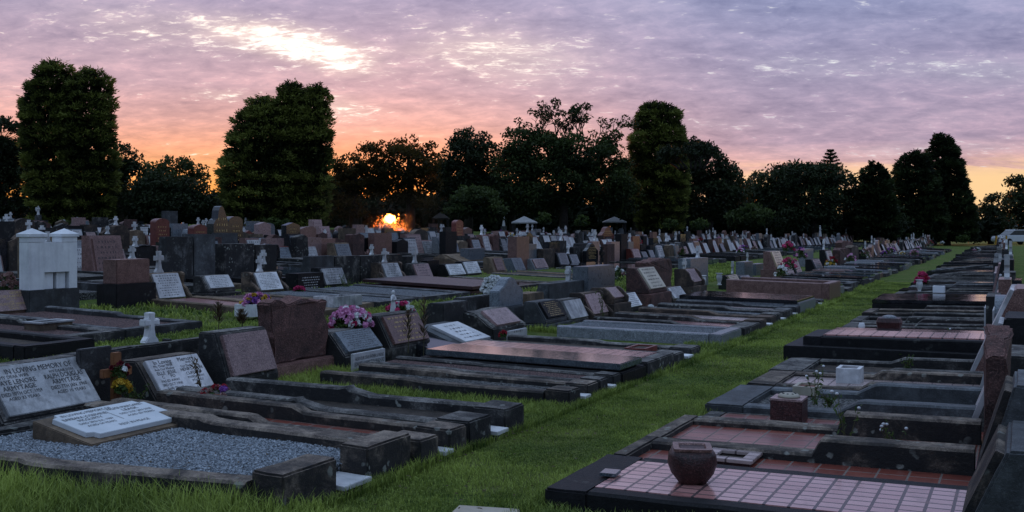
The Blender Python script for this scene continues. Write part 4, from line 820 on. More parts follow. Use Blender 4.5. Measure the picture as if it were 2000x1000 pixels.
# crosses standing alone
def lone_cross(label, px, ptop, pbase, t, wf=0.5, mat='marble', group=None, near=True):
    Y = Yof(px, t); h = (pbase-ptop)/F*Y; r = thing('stone_cross', label, 'cross', s_of(px, t), t, z_of(pbase, Y), group=group, rot=random.uniform(-0.15, 0.15))
    part('cross', cross_mb(h, h*wf, 0.08 if near else 0.06), mat, r, bevel=0.008 if near else 0)
    return r
lone_cross('white marble cross standing just behind the long concrete wall', 292, 610, 670, TB-0.07, 0.6)
lone_cross('small chipped stone cross on top of the concrete wall', 326, 662, 690, TB-0.05, 0.8, 'conc_grey')
u = thing('statuette', 'pale stone statuette of a robed figure with red flowers at its side', 'statue', s_of(768, TB-.5), TB-.5, z_of(617, Yof(768, TB-.5)))
def figure(parent, h, mat, arms=True, wings=False):
    """standing robed figure grown as one body"""
    rings = []
    for z, rx, ry in [(0, .17, .15), (.06, .165, .145), (.3, .12, .11), (.5, .095, .085), (.58, .10, .075), (.68, .115, .08), (.76, .125, .075), (.80, .085, .06), (.825, .04, .04), (.85, .04, .045), (.875, .058, .062), (.92, .062, .068), (.96, .055, .06), (.99, .03, .035)]:
        rings.append([(math.cos(a)*ry*h, math.sin(a)*rx*h, z*h) for a in [2*math.pi*k/14 for k in range(14)]])
    q = loft(rings)
    if arms:
        for sg in (-1, 1): q.tube([(0, sg*.11*h, .74*h), (.02*h, sg*.16*h, .60*h), (.10*h, sg*.06*h, .60*h), (.12*h, sg*.01*h, .66*h)], [.04*h, .035*h, .028*h, .022*h], 7)
    part('figure', q, mat, parent, smooth=True)
    if wings:
        for sg in (-1, 1):
            a, b_ = sorted((sg*0.03*h, sg*0.30*h))
            part('wing', MB().tablet([(sg*.04*h, .45*h), (sg*.22*h, .38*h), (sg*.30*h, .62*h), (sg*.24*h, .86*h), (sg*.12*h, .84*h), (sg*.04*h, .70*h)] if sg > 0 else [(sg*.04*h, .70*h), (sg*.12*h, .84*h), (sg*.24*h, .86*h), (sg*.30*h, .62*h), (sg*.22*h, .38*h), (sg*.04*h, .45*h)], -.1*h, -.06*h), mat, parent)
figure(u, 0.32, 'marble')
lone_cross('white cross beside the wide blue-grey headstone back', 1110, 520, 556, TB-0.6, 0.42)
ext = [(514, 488, 516, TD-0.5, 'white cross behind the brown scroll headstone, right one'), (264, 461, 482, -15.5, 'white cross left of the sandstone scroll headstone, far one'), (258, 480, 506, TD-.6, 'white cross above the plain brown granite slab'), (82, 440, 462, -20.0, 'broad white cross above the white memorial'),
       (93, 452, 474, -15.8, 'white cross statuette just above the white memorial'), (210, 441, 457, -22, 'small white cross on a ledge left of the brown granite wedge'), (726, 477, 498, -16.0, 'white cross to the left below the sun'), (757, 492, 512, TD-.3, 'short white cross below the sun'),
       (1363, 480, 504, TB-.4, 'white obelisk-like cross on the dark square block'), (1337, 505, 533, TB-.4, 'slim white cross behind the round-shouldered brown headstone'), (1431, 510, 535, TB-.8, 'small white cross left of the narrow bluish slab back'), (1117, 480, 495, TC-.4, 'small white cross over the grey slanted plaques'), (1460, 493, 512, -9.5, 'white cross in front of the long dark tomb slab')]
for px, a, b_, t, lb in ext: lone_cross(lb, px, a, b_, t, near=False)
lone_cross('black granite cross right of the tall gold-lettered headstone', 1176, 482, 520, TC+0.1, 0.62, 'granite_black', near=False)
for px, a, b_, t, lb, wg in [(75, 402, 420, -48, 'far white winged angel statue below the left cypress', True), (1256, 418, 460, -38, 'tall white robed statue on a pillar left of the slender cypress', False), (1105, 428, 455, -36, 'white robed statue right of the half-bare tree trunk', False), (1219, 427, 455, -36, 'white statue before the right pavilion roof', False),
        (1393, 428, 450, -30, 'grey robed statue in front of the small round shrub', False), (1416, 431, 451, -29, 'leaning white angel statue left of the small round shrub', True), (873, 488, 502, -18, 'small white kneeling statue by the grass patch', False), (656, 450, 464, -28, 'small white winged angel figure on a headstone', True), (984, 420, 442, -42, 'slender pale statue left of the left pavilion', False), (1602, 440, 462, -14, 'white paired statue behind red flowers', False)]:
    Y = Yof(px, t); h = (b_-a)/F*Y; u = thing('statue', lb, 'statue', s_of(px, t), t, z_of(b_, Y)-0.0)
    part('pedestal', MB().box(-.14*h-.05, .14*h+.05, -.16*h-.05, .16*h+.05, zt(t)-z_of(b_, Y)-.1, 0.0), 'conc_grey', u); figure(u, h, 'marble', wings=wg)
# loose white number tablets & bits
for px, py, lb in [(980, 992, 'chipped pale stone slab lying in the grass at the bottom edge')]:
    s, t = ground(px, py); u = thing('stone_slab', lb, 'slab', s-0.21, t, -0.015, rot=0.3)
    part('slab', MB().slab([(-0.17, -0.14), (0.16, -0.15), (0.17, 0.13), (-0.15, 0.15)], -0.02, 0.035), 'cream', u, bevel=0.006, rough=0.003)
for px, py, lb in [(748, 886, 'x')]: pass
u = thing('wood_stick', 'weathered plank lying across the black graves on the right', 'plank', s_of(1875, -1.2), -1.2, zt(-1)+0.42)
part('plank', MB().box(-0.75, 0.75, -0.06, 0.06, -0.02, 0.02), 'conc_grey', u); u.rotation_euler = (0, -0.10, ROT+0.5)

# ------------------------------------------------------------------ right row headstones, seen along the row
def hr(s, w, h, lb, **k): return headstone(s+w/2, k.pop('t', -0.22), w, h, back=True, label=lb, **k)
hr(4.62, 0.78, 0.48, 'dark concrete headstone cut by the bottom right corner', mat='conc_blue', pmat='conc_brown', d1=0.34, d2=0.5, h0=0.12)
hr(5.55, 0.7, 0.62, 'tilted dark concrete headstone at the right edge, above the corner one', mat='conc_blue', pmat='conc_brown', d1=0.34, d2=0.5, h0=0.1, t=-0.2)
hr(6.4, 0.8, 0.80, 'leaning rough rusty-brown granite headstone at the right edge', style='rough', mat='rough_rose', pmat=None, d2=0.12, t=-0.20, tilt=0.0)
hr(7.5, 0.8, 0.55, 'dark headstone with a pale slanted plaque behind the leaning rusty one', mat='conc_dark', pmat='marble_plaque', d2=0.4, t=-0.3)
hr(8.8, 0.8, 0.7, 'dark granite headstone right of the mossy grave', mat='granite_dull', pmat='marble_plaque', d2=0.35, t=-0.3)
hr(10.2, 0.95, 0.86, 'brown granite headstone with long white slanted face, behind the pink tiled tomb', mat='granite_brown', pmat='marble_plaque', d2=0.55, d1=0.2, t=-0.42, plaque=(0.95, 0.95))
R2 = random.Random(11)
s0 = 11.6
while s0 < 85:
    w = R2.uniform(0.65, 0.95); st_ = R2.choice(['desk', 'upright', 'desk', 'scroll', 'upright']); mt = R2.choice(['conc_dark', 'granite_dull', 'conc_grey', 'granite_black', 'conc_dark', 'granite_brown', 'granite_blue'])
    pm = R2.choice(['marble_plaque', 'granite_rose', None, 'marble']); hgt = R2.uniform(0.5, 0.95)
    o = headstone(s0+w/2, -0.3+R2.uniform(-0.1, 0.05), w, hgt, style=st_, mat=mt, pmat=pm, back=True, top=R2.choice(['flat', 'round', 'ogee', 'peak']), near=False, label='x', cross=0.3 if R2.random() < 0.15 else 0, group='headstones lining the right side of the aisle')
    AUTO.append((o, f"{names.get(mt, 'bluish granite')} {'slanted' if st_ == 'desk' else st_ if st_ != 'scroll' else 'scroll-sided'} headstone seen edge-on{' with pale plaque' if pm else ''} at the right edge", px_of(s0, -.3)[0], 'redge'))
    s0 += w+R2.uniform(0.15, 0.6)

# ------------------------------------------------------------------ selected landmarks among the farther rows
ROWS = [-12.4, -18.9, -25.3, -31.8, -38.2, -44.8, -51.5, -58.5, -66.0]
HERO = [  # t, left, right, top, style, stone, plaque, top shape, back, label
 (-17.5, 186, 247, 460, 'desk', 'granite_brown', 'granite_brown', 'flat', 0, 'big brown granite wedge headstone right of the white memorial'),
 (-16.5, 122, 151, 462, 'desk', 'conc_dark', 'marble_plaque', 'flat', 0, 'dark headstone with white plaque just right of the white memorial'),
 (-16.5, 52, 106, 460, 'upright', 'sandstone', None, 'flat', 1, 'orange sandstone block behind the white memorial pillars'),
 (-19.0, 305, 346, 482, 'desk', 'granite_dull', 'marble_stained', 'flat', 0, 'black headstone with two side-by-side stained white plaques'),
 (-20.5, 418, 448, 403, 'upright', 'granite_black', None, 'spire', 0, 'tallest black headstone with a pointed spire top'),
 (-20.9, 448, 474, 423, 'upright', 'granite_black', None, 'round', 0, 'tall black round-topped headstone right of the pointed spire one'),
 (-19.5, 443, 480, 478, 'upright', 'granite_black', None, 'flat', 0, 'square black headstone with faint lettering below the spire headstone'),
 (-19.8, 428, 464, 455, 'upright', 'conc_blue', None, 'flat', 1, 'plain blue-grey slab right below the spire headstone'),
 (-22.5, 379, 404, 439, 'upright', 'granite_red', None, 'round', 0, 'red round-topped headstone with gold lettering, left of the spire one'),
 (-24.0, 305, 331, 427, 'upright', 'granite_red', None, 'round', 0, 'large red granite headstone under the low dark bush'),
 (-27.0, 326, 347, 412, 'upright', 'conc_blue', None, 'flat', 1, 'square grey-blue block headstone high in the back left'),
 (-19.9, 610, 641, 468, 'desk', 'sandstone', None, 'flat', 1, 'plain tan wedge headstone back left of the rough brown one'),
 (-19.9, 641, 672, 464, 'rough', 'rough_rose', None, 'flat', 1, 'rough brown boulder headstone right of the tan wedge'),
 (-18.6, 660, 690, 474, 'desk', 'sandstone', 'granite_grey', 'flat', 0, 'tan slanted headstone with a grey plaque below the white angel figure'),
 (-22.0, 672, 695, 446, 'upright', 'sandstone', None, 'flat', 0, 'tall tan lettered slab left of the sun'),
 (-19.9, 702, 732, 464, 'upright', 'conc_brown', None, 'flat', 1, 'brown streaked block immediately left below the sun'),
 (-18.9, 732, 765, 455, 'upright', 'granite_brown', None, 'flat', 1, 'brown block right under the setting sun'),
 (-19.5, 800, 829, 457, 'desk', 'granite_brown', 'granite_rose', 'flat', 0, 'tall rose-faced slanted headstone right of the sun'),
 (-19.5, 829, 851, 469, 'desk', 'granite_brown', 'marble_stained', 'flat', 0, 'brown headstone with grey lettered plaque beside the rose-faced one'),
 (-21.5, 809, 836, 448, 'upright', 'sand_brown', None, 'round', 1, 'brown arched headstone back right of the sun'),
 (-17.3, 871, 892, 452, 'upright', 'granite_dull', None, 'flat', 0, 'black pillar-shaped headstone near the small grass patch'),
 (-24.0, 891, 905, 430, 'upright', 'granite_red', None, 'round', 0, 'red-brown tall headstone left of the round bush base'),
 (-26.0, 908, 922, 444, 'upright', 'granite_brown', None, 'peak', 0, 'brown headstone with gold wreath and pale cap'),
 (-24.5, 560, 586, 435, 'upright', 'granite_black', None, 'peak', 0, 'solid black peaked headstone under the middle conifer'),
 (-20.9, 572, 597, 457, 'desk', 'granite_dull', 'granite_blue', 'flat', 0, 'dark headstone with glossy blue-grey plaque under the middle conifer'),
 (-27.5, 506, 529, 434, 'upright', 'granite_rose', None, 'peak', 0, 'pale rose peaked headstone under the middle conifer'),
 (-24.7, 588, 610, 443, 'upright', 'granite_brown', None, 'peak', 0, 'brown peaked headstone right of the solid black one'),
 (-26.5, 630, 650, 442, 'desk', 'granite_rose', 'granite_rose', 'flat', 0, 'plain mauve slanted headstone left of the tan lettered slab'),
 (-30.0, 616, 634, 429, 'desk', 'granite_rose', 'granite_rose', 'flat', 0, 'far mauve slanted headstone under the middle conifer'),
 (-20.0, 1176, 1199, 443, 'upright', 'granite_red', None, 'ogee', 0, 'large maroon headstone left of the white statue'),
 (-26.9, 1094, 1104, 446, 'desk', 'granite_dull', 'marble', 'flat', 0, 'pale plaque headstone beneath the white robed statue'),
 (-14.6, 1140, 1148, 500, 'desk', 'granite_dull', 'granite_grey', 'flat', 0, 'sliver of a dark slanted headstone behind the gold-lettered one'),
 (-17.0, 1071, 1094, 480, 'upright', 'granite_black', None, 'peak', 0, 'black peaked headstone left of the two grey slanted plaques'),
 (-19.9, 1263, 1279, 459, 'upright', 'granite_black', None, 'flat', 0, 'tall plain black slab in the centre right rows'),
 (-14.0, 1190, 1207, 495, 'desk', 'granite_dull', 'granite_grey', 'flat', 0, 'low dark slanted headstone right of the black granite cross')]
RH = random.Random(5)
for (t, a, b_, tp, st_, mt, pm, tops, bk, lb) in HERO:
    HP(t, a, b_, tp, style=st_, mat=mt, pmat=pm, top=tops, back=bool(bk), label=lb, near=False, d2=0.4 if st_ == 'desk' else 0.25, lines=6 if (not bk and (pm or mt in ('granite_black', 'granite_red'))) else 0,
       lmat='letter_gold' if mt in ('granite_red', 'granite_black') else 'letter_black', plinth=0.15 if st_ == 'upright' and not bk else 0)
u = thing('stone_heap', 'low tan sandstone boulder slab on the grass patch', 'boulder', s_of(900, TC-2.5), TC-2.5)
part('boulder', MB().prism([(-0.5, -0.1), (0.5, -0.1), (0.45, 0.2), (-0.1, 0.42), (-0.5, 0.3)], -0.9, 0.8), 'sandstone', u, bevel=0.05, rough=0.03, cuts=3)

# ------------------------------------------------------------------ the crowd of farther headstones
MATW = ['conc_dark']*4+['conc_grey']*2+['granite_brown']*3+['granite_rose']*2+['granite_black']*3+['sandstone']*2+['granite_grey']*2+['rough_rose']+['granite_dull']*3+['granite_blue']*2+['sand_brown']*2+['granite_red']
PLW = ['marble_plaque']*6+['marble']*5+['granite_grey']*2+['granite_rose']*3+['marble_stained']*2+['granite_blue']*2
NM = dict(names); NM.update({'granite_rose': 'rose granite', 'granite_blue': 'bluish granite', 'granite_red': 'red granite', 'rough_rose': 'rough reddish', 'conc_blue': 'blue-grey', 'marble_plaque': 'pale', 'marble': 'white', 'granite_grey': 'grey granite', 'marble_stained': 'stained white'})
NM.update({'granite_dull': 'matt black'})
PN = {'marble_plaque': 'pale', 'marble': 'white', 'granite_grey': 'grey', 'granite_rose': 'rose', 'marble_stained': 'stained', 'granite_blue': 'bluish'}
def limitY(px): return 60 if px < 700 else (60+(px-700)/500*18 if px < 1200 else 78+(px-1200)/600*22)
cand = []
for ri, tr in enumerate([TA]+ROWS):
    for bk in (0, 1):
        t0 = tr-(0.62 if bk else 0); s0 = {True: s_of(1472, TA), False: 6.0}[ri == 0]
        while s0 < 110:
            w = RH.uniform(0.55, 0.85); t = t0+RH.uniform(-0.12, 0.12); px, py, Y = px_of(s0+w/2, t)
            if -30 < px < 1885 and 6 < Y < limitY(px)*(1 if t < -8 else 1.25):
                clash = any(abs(h[0]-s0-w/2) < (h[2]+w)/2+0.05 and abs(h[1]-t) < (0.6 if not bk else 0.45) for h in HS)
                if not clash and RH.random() < (0.96 if not bk else 0.86) and not (ri == 1 and px < 1240 and Y < 60 and (px < 1000 or not bk)) and not (ri == 0 and px < 1690) :
                    st_ = RH.choice(['desk']*5+['upright']*(4 if px < 900 else 1)+['scroll']+(['rough'] if Y < 45 else []))
                    if bk: st_ = RH.choice(['desk', 'upright', 'upright', 'desk', 'desk'])
                    cand.append(dict(s=s0+w/2, t=t, w=w, h=RH.uniform(0.5, 0.82) if st_ in ('desk', 'scroll') else RH.uniform(0.55, 1.05), style=st_, mat=RH.choice(MATW), pmat=RH.choice(PLW) if not bk and (st_ in ('desk', 'scroll')) else None, top=RH.choice(['flat', 'round', 'ogee', 'peak', 'shoulder']) if not bk else 'flat',
                        back=bool(bk), cross=RH.uniform(0.28, 0.42) if RH.random() < 0.13 else 0, px=px, Y=Y, row=ri))
            s0 += w+RH.uniform(0.04, 0.2)
cand.sort(key=lambda c: c['Y'])
NHS = 300-len(HS)
STY = {'desk': 'slanted', 'scroll': 'scroll-sided', 'upright': 'upright', 'rough': 'boulder-like'}
def emit(c, near):
    k = {a: c[a] for a in ('style', 'mat', 'pmat', 'top', 'back', 'cross')}
    if k['style'] == 'rough': k['pmat'] = None
    return headstone(c['s'], c['t'], c['w'], c['h'], label='x', near=near, d2=0.38 if c['style'] in ('desk', 'scroll') else RH.uniform(0.14, 0.3), lines=5 if (k['pmat'] and c['Y'] < 45) else 0, plinth=0.12 if c['style'] == 'upright' and not c['back'] else 0, group='headstones in the rows behind the aisle', **k)
for c in cand[:NHS]:
    o = emit(c, False)
    lb = f"{NM[c['mat']]} {STY[c['style']]} headstone{' back' if c['back'] else ''}"
    if c['style'] == 'upright' and c['top'] != 'flat': lb = f"{NM[c['mat']]} {c['top'].replace('peak', 'peaked').replace('round', 'rounded').replace('shoulder', 'shouldered').replace('ogee', 'curved')} headstone"
    if c['pmat'] and c['style'] != 'rough': lb += f" with {PN[c['pmat']]} plaque"
    if c['cross']: lb += ' and cross' if c['pmat'] and c['style'] != 'rough' else ' topped by a cross'
    AUTO.append((o, lb, c['px'], c['row']))
# everything beyond the nearest three hundred is one object
pal = sorted(set(MATW+PLW+['marble'])); far = MB()
for c in cand[NHS:]:
    mb = MB(); w2, h, D = c['w']/2, c['h'], 0.35
    if c['style'] in ('desk', 'scroll'):
        mb.prism([(-D, -0.1), (0, -0.1), (0, 0.12), (-D+0.12, h), (-D, h)], -w2, w2, pal.index(c['mat']))
        if c['pmat']:
            fr, L = slope_frame(-D+0.12, 0, 0.12, h); mb.add([fr(-w2*.85, -L*.42, .02), fr(w2*.85, -L*.42, .02), fr(w2*.85, L*.42, .02), fr(-w2*.85, L*.42, .02)], [(0,1,2,3)], pal.index(c['pmat']))
    else:
        pr = {'flat': [(w2, h), (-w2, h)], 'round': [(w2, h-.18), (w2*.7, h-.05), (0, h), (-w2*.7, h-.05), (-w2, h-.18)]}.get(c['top'], [(w2, h-.14), (0, h), (-w2, h-.14)])
        mb.tablet([(w2, -.1)]+pr+[(-w2, -.1)], -.2, 0, pal.index(c['mat']))
    if c['cross']: mb.merge(cross_mb(c['cross'], c['cross']*.5, .06, cx=-.1, cz=h), pal.index('marble'))
    x, y = world(c['s'], c['t']); z = zt(c['t']); a = ROT+(math.pi if c['back'] else 0); ca, sa = math.cos(a), math.sin(a)
    mb.move(lambda v: (x+v[0]*ca-v[1]*sa, y+v[0]*sa+v[1]*ca, z+v[2])); far.merge(mb)
if far.v: tag(link('distant_headstones', far.mesh('distant_headstones', pal)), 'mass of small distant headstones below the line of trees', 'headstones', kind='stuff')
# low kerbs and slabs between the farther rows
kp = ['conc_dark', 'conc_grey', 'granite_dull', 'granite_slab', 'gravel_dark', 'sandstone']; kb = MB()
for ri, tr in enumerate(ROWS):
    for sd in (1, -1):
        s0 = 6.0
        while s0 < 100:
            w = RH.uniform(0.8, 1.05); ta, tb = (tr+0.1, tr+2.4) if sd > 0 else (tr-1.1, tr-3.3); px, py, Y = px_of(s0, tr)
            if -60 < px < 1880 and Y < limitY(px) and not (ri == 0 and px < 1150 and sd > 0) and RH.random() < 0.85:
                hh = RH.uniform(0.1, 0.24); m_ = RH.randrange(4); z0, z1 = zt(ta), zt(tb)
                def bx(s1, s2, a, b_, h1, mi):
                    q = []
                    for z in (-0.1, h1):
                        for ss_, tt_ in ((s1, a), (s1, b_), (s2, b_), (s2, a)): x, y = world(ss_, tt_); q.append((x, y, zt(tt_)+z))
                    kb.add(q, [(3,2,1,0),(4,5,6,7),(0,1,5,4),(1,2,6,5),(2,3,7,6),(3,0,4,7)], mi)
                if RH.random() < 0.4: bx(s0, s0+w, ta, tb, hh, m_)
                else:
                    bx(s0, s0+.12, ta, tb, hh, m_); bx(s0+w-.12, s0+w, ta, tb, hh, m_); e1, e2 = (tb-.12, tb) if sd > 0 else (tb, tb+.12)
                    bx(s0+.121, s0+w-.121, e1, e2, hh, m_); bx(s0+.121, s0+w-.121, min(ta, tb)+.121, max(ta, tb)-.121, hh*.5, RH.choice([4, 4, 5]))
            s0 += w+RH.uniform(0.05, 0.35)
tag(link('distant_graves', kb.mesh('distant_graves', kp)), 'low kerbed graves and slabs between the farther rows of headstones', 'graves', kind='stuff')
# scattered flower bunches in the farther rows
fc = [('pink', [('fl_pink', 2), ('fl_white', 1)]), ('white', [('fl_white', 1)]), ('red', [('fl_red', 1)]), ('crimson', [('fl_magenta', 1)]), ('yellow and white', [('fl_yellow', 1), ('fl_white', 1)]), ('faded rose', [('fl_faded', 1)]), ('purple', [('fl_purple', 2), ('fl_pink', 1)])]
for i in range(84):
    ri = RH.choice([1, 2, 3, 3, 4, 4, 5, 6]) if i < 60 else RH.choice([2, 3, 4, 5]) if i < 70 else 0
    px = RH.uniform(1240 if ri == 1 else 1010, 1760) if i < 60 else (RH.uniform(330, 1000) if i < 70 else RH.uniform(1500, 1850)); t = ([TA]+ROWS)[ri]+RH.choice([0.25, 0.4, 0.9]); s = s_of(px, t); Y = Yof(px, t)
    if Y > 95: continue
    nm, cl = fc[i % 7]; r = RH.uniform(0.12, 0.24)
    o = flowers('x', s, t, zt(t)+RH.uniform(0.1, 0.35), r, r*1.2, 14, cl, leaves=True, size=0.06, near=False, group='flower bunches among the farther headstones')
    AUTO.append((o, f"{nm} flower bunch", px, ri))
for px, t, nm, z in [(1541, -6.3, 'crimson flower ball left of the tall bright plaque', .95), (1564, -5.9, 'mauve flower ball on the grey vase', .75), (1602, -13.5, 'bright red flowers below white statue', .6), (1786, -4.3, 'pink and white flowers on the long dark slab', .35), (1841, -5.0, 'white flower bunch on the far slab end', .4), (1905, -1.6, 'pink dry flowers at the far right graves', .25), (1958, -0.7, 'salmon gladioli on the right row of graves', .3), (1910, -1.5, 'white flowers beside the pink dry ones', .35)]:
    flowers(nm, s_of(px, t), t, zt(t)+z-0.2, 0.2, 0.24, 20, [('fl_magenta', 1)] if 'crimson' in nm else [('fl_red', 1)] if 'red' in nm else [('fl_white', 1)] if nm.startswith('white') else [('fl_purple', 1), ('fl_pink', 2)] if 'mauve' in nm else [('fl_pink', 1), ('fl_faded', 2)], size=0.06, near=False)
# complete the labels of repeated things with where they stand
LMK = [(-60, 'at the left edge'), (40, 'near the white memorial'), (150, 'below the left cypress'), (240, 'right of the left cypress'), (330, 'below the low dark bush'), (430, 'left under the middle conifer'), (540, 'under the middle conifer'), (640, 'left of the sun'), (740, 'below the sun'), (800, 'just right of the sun'), (870, 'below the round bush'), (960, 'left of the left pavilion'), (1020, 'below the left pavilion'), (1080, 'below the half-bare tree'),
       (1160, 'below the right pavilion'), (1230, 'below the slender cypress'), (1340, 'below the rounded tree'), (1430, 'below the small round shrub'), (1510, 'left below the dark tree mass'), (1600, 'below the araucaria pine'), (1690, 'below the pointed tree'), (1750, 'below the two dark conifers'), (1830, 'near the far end of the aisle'), (1900, 'toward the car')]
ORD = ['aisle row', 'second row', 'third row', 'fourth row', 'fifth row', 'sixth row', 'seventh row', 'eighth row', 'ninth row', 'back row']
from collections import defaultdict
grp = defaultdict(list)
for o, lb, px, row in AUTO:
    if row in ('aisle', 'aisleR', 'redge'): key = lb
    else: key = f"{lb}, {ORD[row]}, {[n for p, n in LMK if p <= px][-1]}"
    grp[key].append((px, o))
NTH = ['first', 'second', 'third', 'fourth', 'fifth', 'sixth', 'seventh', 'eighth', 'ninth', 'tenth', 'eleventh', 'twelfth']
for key, l in grp.items():
    l.sort(key=lambda a: a[0]); aisle = 'aisle' in key.split(',')[0] or 'edge' in key
    for i, (px, o) in enumerate(l):
        if len(l) == 1: o['label'] = key
        elif aisle: o['label'] = (f"{'nearest' if i == 0 else 'farthest' if i == len(l)-1 else NTH[min(i, 11)]+' nearest'} {key}")
        else: o['label'] = f"{'left one' if i == 0 else 'right one' if i == len(l)-1 else NTH[i]+' from left'}: {key}"
        for a_, b_ in ((' and cross', ''), ('small round shrub', 'round shrub'), ('low dark bush', 'dark bush'), ('dark tree mass', 'dark trees'), ('two dark conifers', 'dark conifers'), ('right of the left cypress', 'by the left cypress'), ('left of the left pavilion', 'by the left pavilion'), ('near the far end of the aisle', 'near the aisle end'), (' topped by a cross', ' with cross'), ('left under the', 'under the'), ('below the', 'by the')):
            if len(o['label'].split()) > 16: o['label'] = o['label'].replace(a_, b_)

# ------------------------------------------------------------------ trees
def PW(px, py, Y): return np.array([(px-1000)/F*Y, Y, H-(py-HY)/F*Y])
def gz(x, y): s, t = st(x, y); return zt(t)
def broadleaf(label, Y, ells, trunk, mat='foliage_dark', leaf=0.17, clump=0.75, dens=75, group=None, fill=1.0, cat='tree', name='broadleaf_tree', bare=None, tr=0.28, back=0.5):
    x0 = (trunk-1000)/F*Y; root = link(name, None, None, (x0, Y, gz(x0, Y))); tag(root, label, cat, group); O = np.array([x0, Y, gz(x0, Y)])
    Q = []; T = []; limbs = MB(); h1 = max(0.8, (PW(trunk, ells[0][1]+ells[0][3]*0.5, Y)-O)[2])
    if trunk is not None and tr:
        limbs.tube([(0, 0, -0.3), (0.05, 0, h1*0.4), (0.0, 0.1, h1)], [tr*1.3, tr, tr*0.7], 8)
    for ei, (px, py, rx, ry) in enumerate(ells):
        c = PW(px, py, Y)-O; c[1] += random.uniform(-0.3, 0.3)*rx/F*Y; a, b_ = rx/F*Y, ry/F*Y
        if tr: limbs.tube([(0, 0.05, h1*0.8), tuple((c*0.5+np.array([0, 0, h1*0.45]))), tuple(c)], [tr*0.55, tr*0.35, tr*0.15], 6)
        area = 4*math.pi*((a*b_+a*a+a*b_)/3); n = int(fill*area/(clump**2*0.8))+4
        for k in range(n):
            d = unit(rng.normal(size=3)); 
            if d[1] > 0.3 and random.random() < back: continue
            r = random.uniform(0.62, 1.0)**0.6; cc = c+d*np.array([a, a, b_])*r*(0.93); cr = clump*random.uniform(0.55, 1.15)*min(1, 0.35+max(a, b_)/2.5)
            if cc[2] < 0.3: continue
            if tr and random.random() < 0.25: limbs.tube([tuple(c+(cc-c)*0.15), tuple(c+(cc-c)*0.6+np.array([0, 0, -0.1])), tuple(cc)], [tr*0.13, tr*0.09, 0.02], 4)
            m_ = max(8, int(dens*(cr/clump)**2)); P_ = rdir(m_)*np.array([1, 1, 0.62])*cr*rng.uniform(0.35, 1.0, (m_, 1))
            Q.append(leafquads(cc+P_, leaf*rng.uniform(0.6, 1.1, m_), leaf*0.42)); tb = random.uniform(-0.12, 0.25)
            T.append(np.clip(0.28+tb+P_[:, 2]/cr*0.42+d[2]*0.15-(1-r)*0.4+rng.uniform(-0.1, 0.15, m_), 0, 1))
    if bare:
        bx_, by_, br, bl = bare; base = PW(bx_, by_, Y)-O
        def grow(p, d, L, r, lv):
            pts = [p]; 
            for _ in range(3): d = unit(d+rng.normal(0, 0.16, 3)+np.array([0, 0, 0.04])); pts.append(pts[-1]+d*L/3)
            limbs.tube([tuple(q) for q in pts], [r, r*0.85, r*0.7, r*0.55], 5)
            if lv == 0:
                m_ = 26; P_ = rdir(m_)*np.array([1, 1, 0.6])*0.42; 
                if random.random() < bl*0.75: Q.append(leafquads(pts[-1]+P_*0.8, leaf*0.8, leaf*0.35)); T.append(rng.uniform(0.1, 0.5, m_))
                return
            for _ in range(random.choice([2, 3, 3])): grow(pts[random.choice([2, 3, 3])], unit(d*1.0+rng.normal(0, 0.52, 3)*np.array([1, 1, 0.5])+np.array([0, 0, 0.12])), L*random.uniform(0.62, 0.85), r*0.6, lv-1)
        for bi in range(7): grow(base+np.array([(bi-3)*0.25, 0, 0]), unit(np.array([(bi-3)*0.36+random.uniform(-0.1, 0.1), random.uniform(-.3, .3), 1.0])), br/F*Y*0.34, 0.09, 3)
    if limbs.v: part('limbs', limbs, 'bark', root, smooth=True) if trunk is not None else None
    link('crown', quads('crown', np.concatenate(Q), np.concatenate(T), mat), root); return root
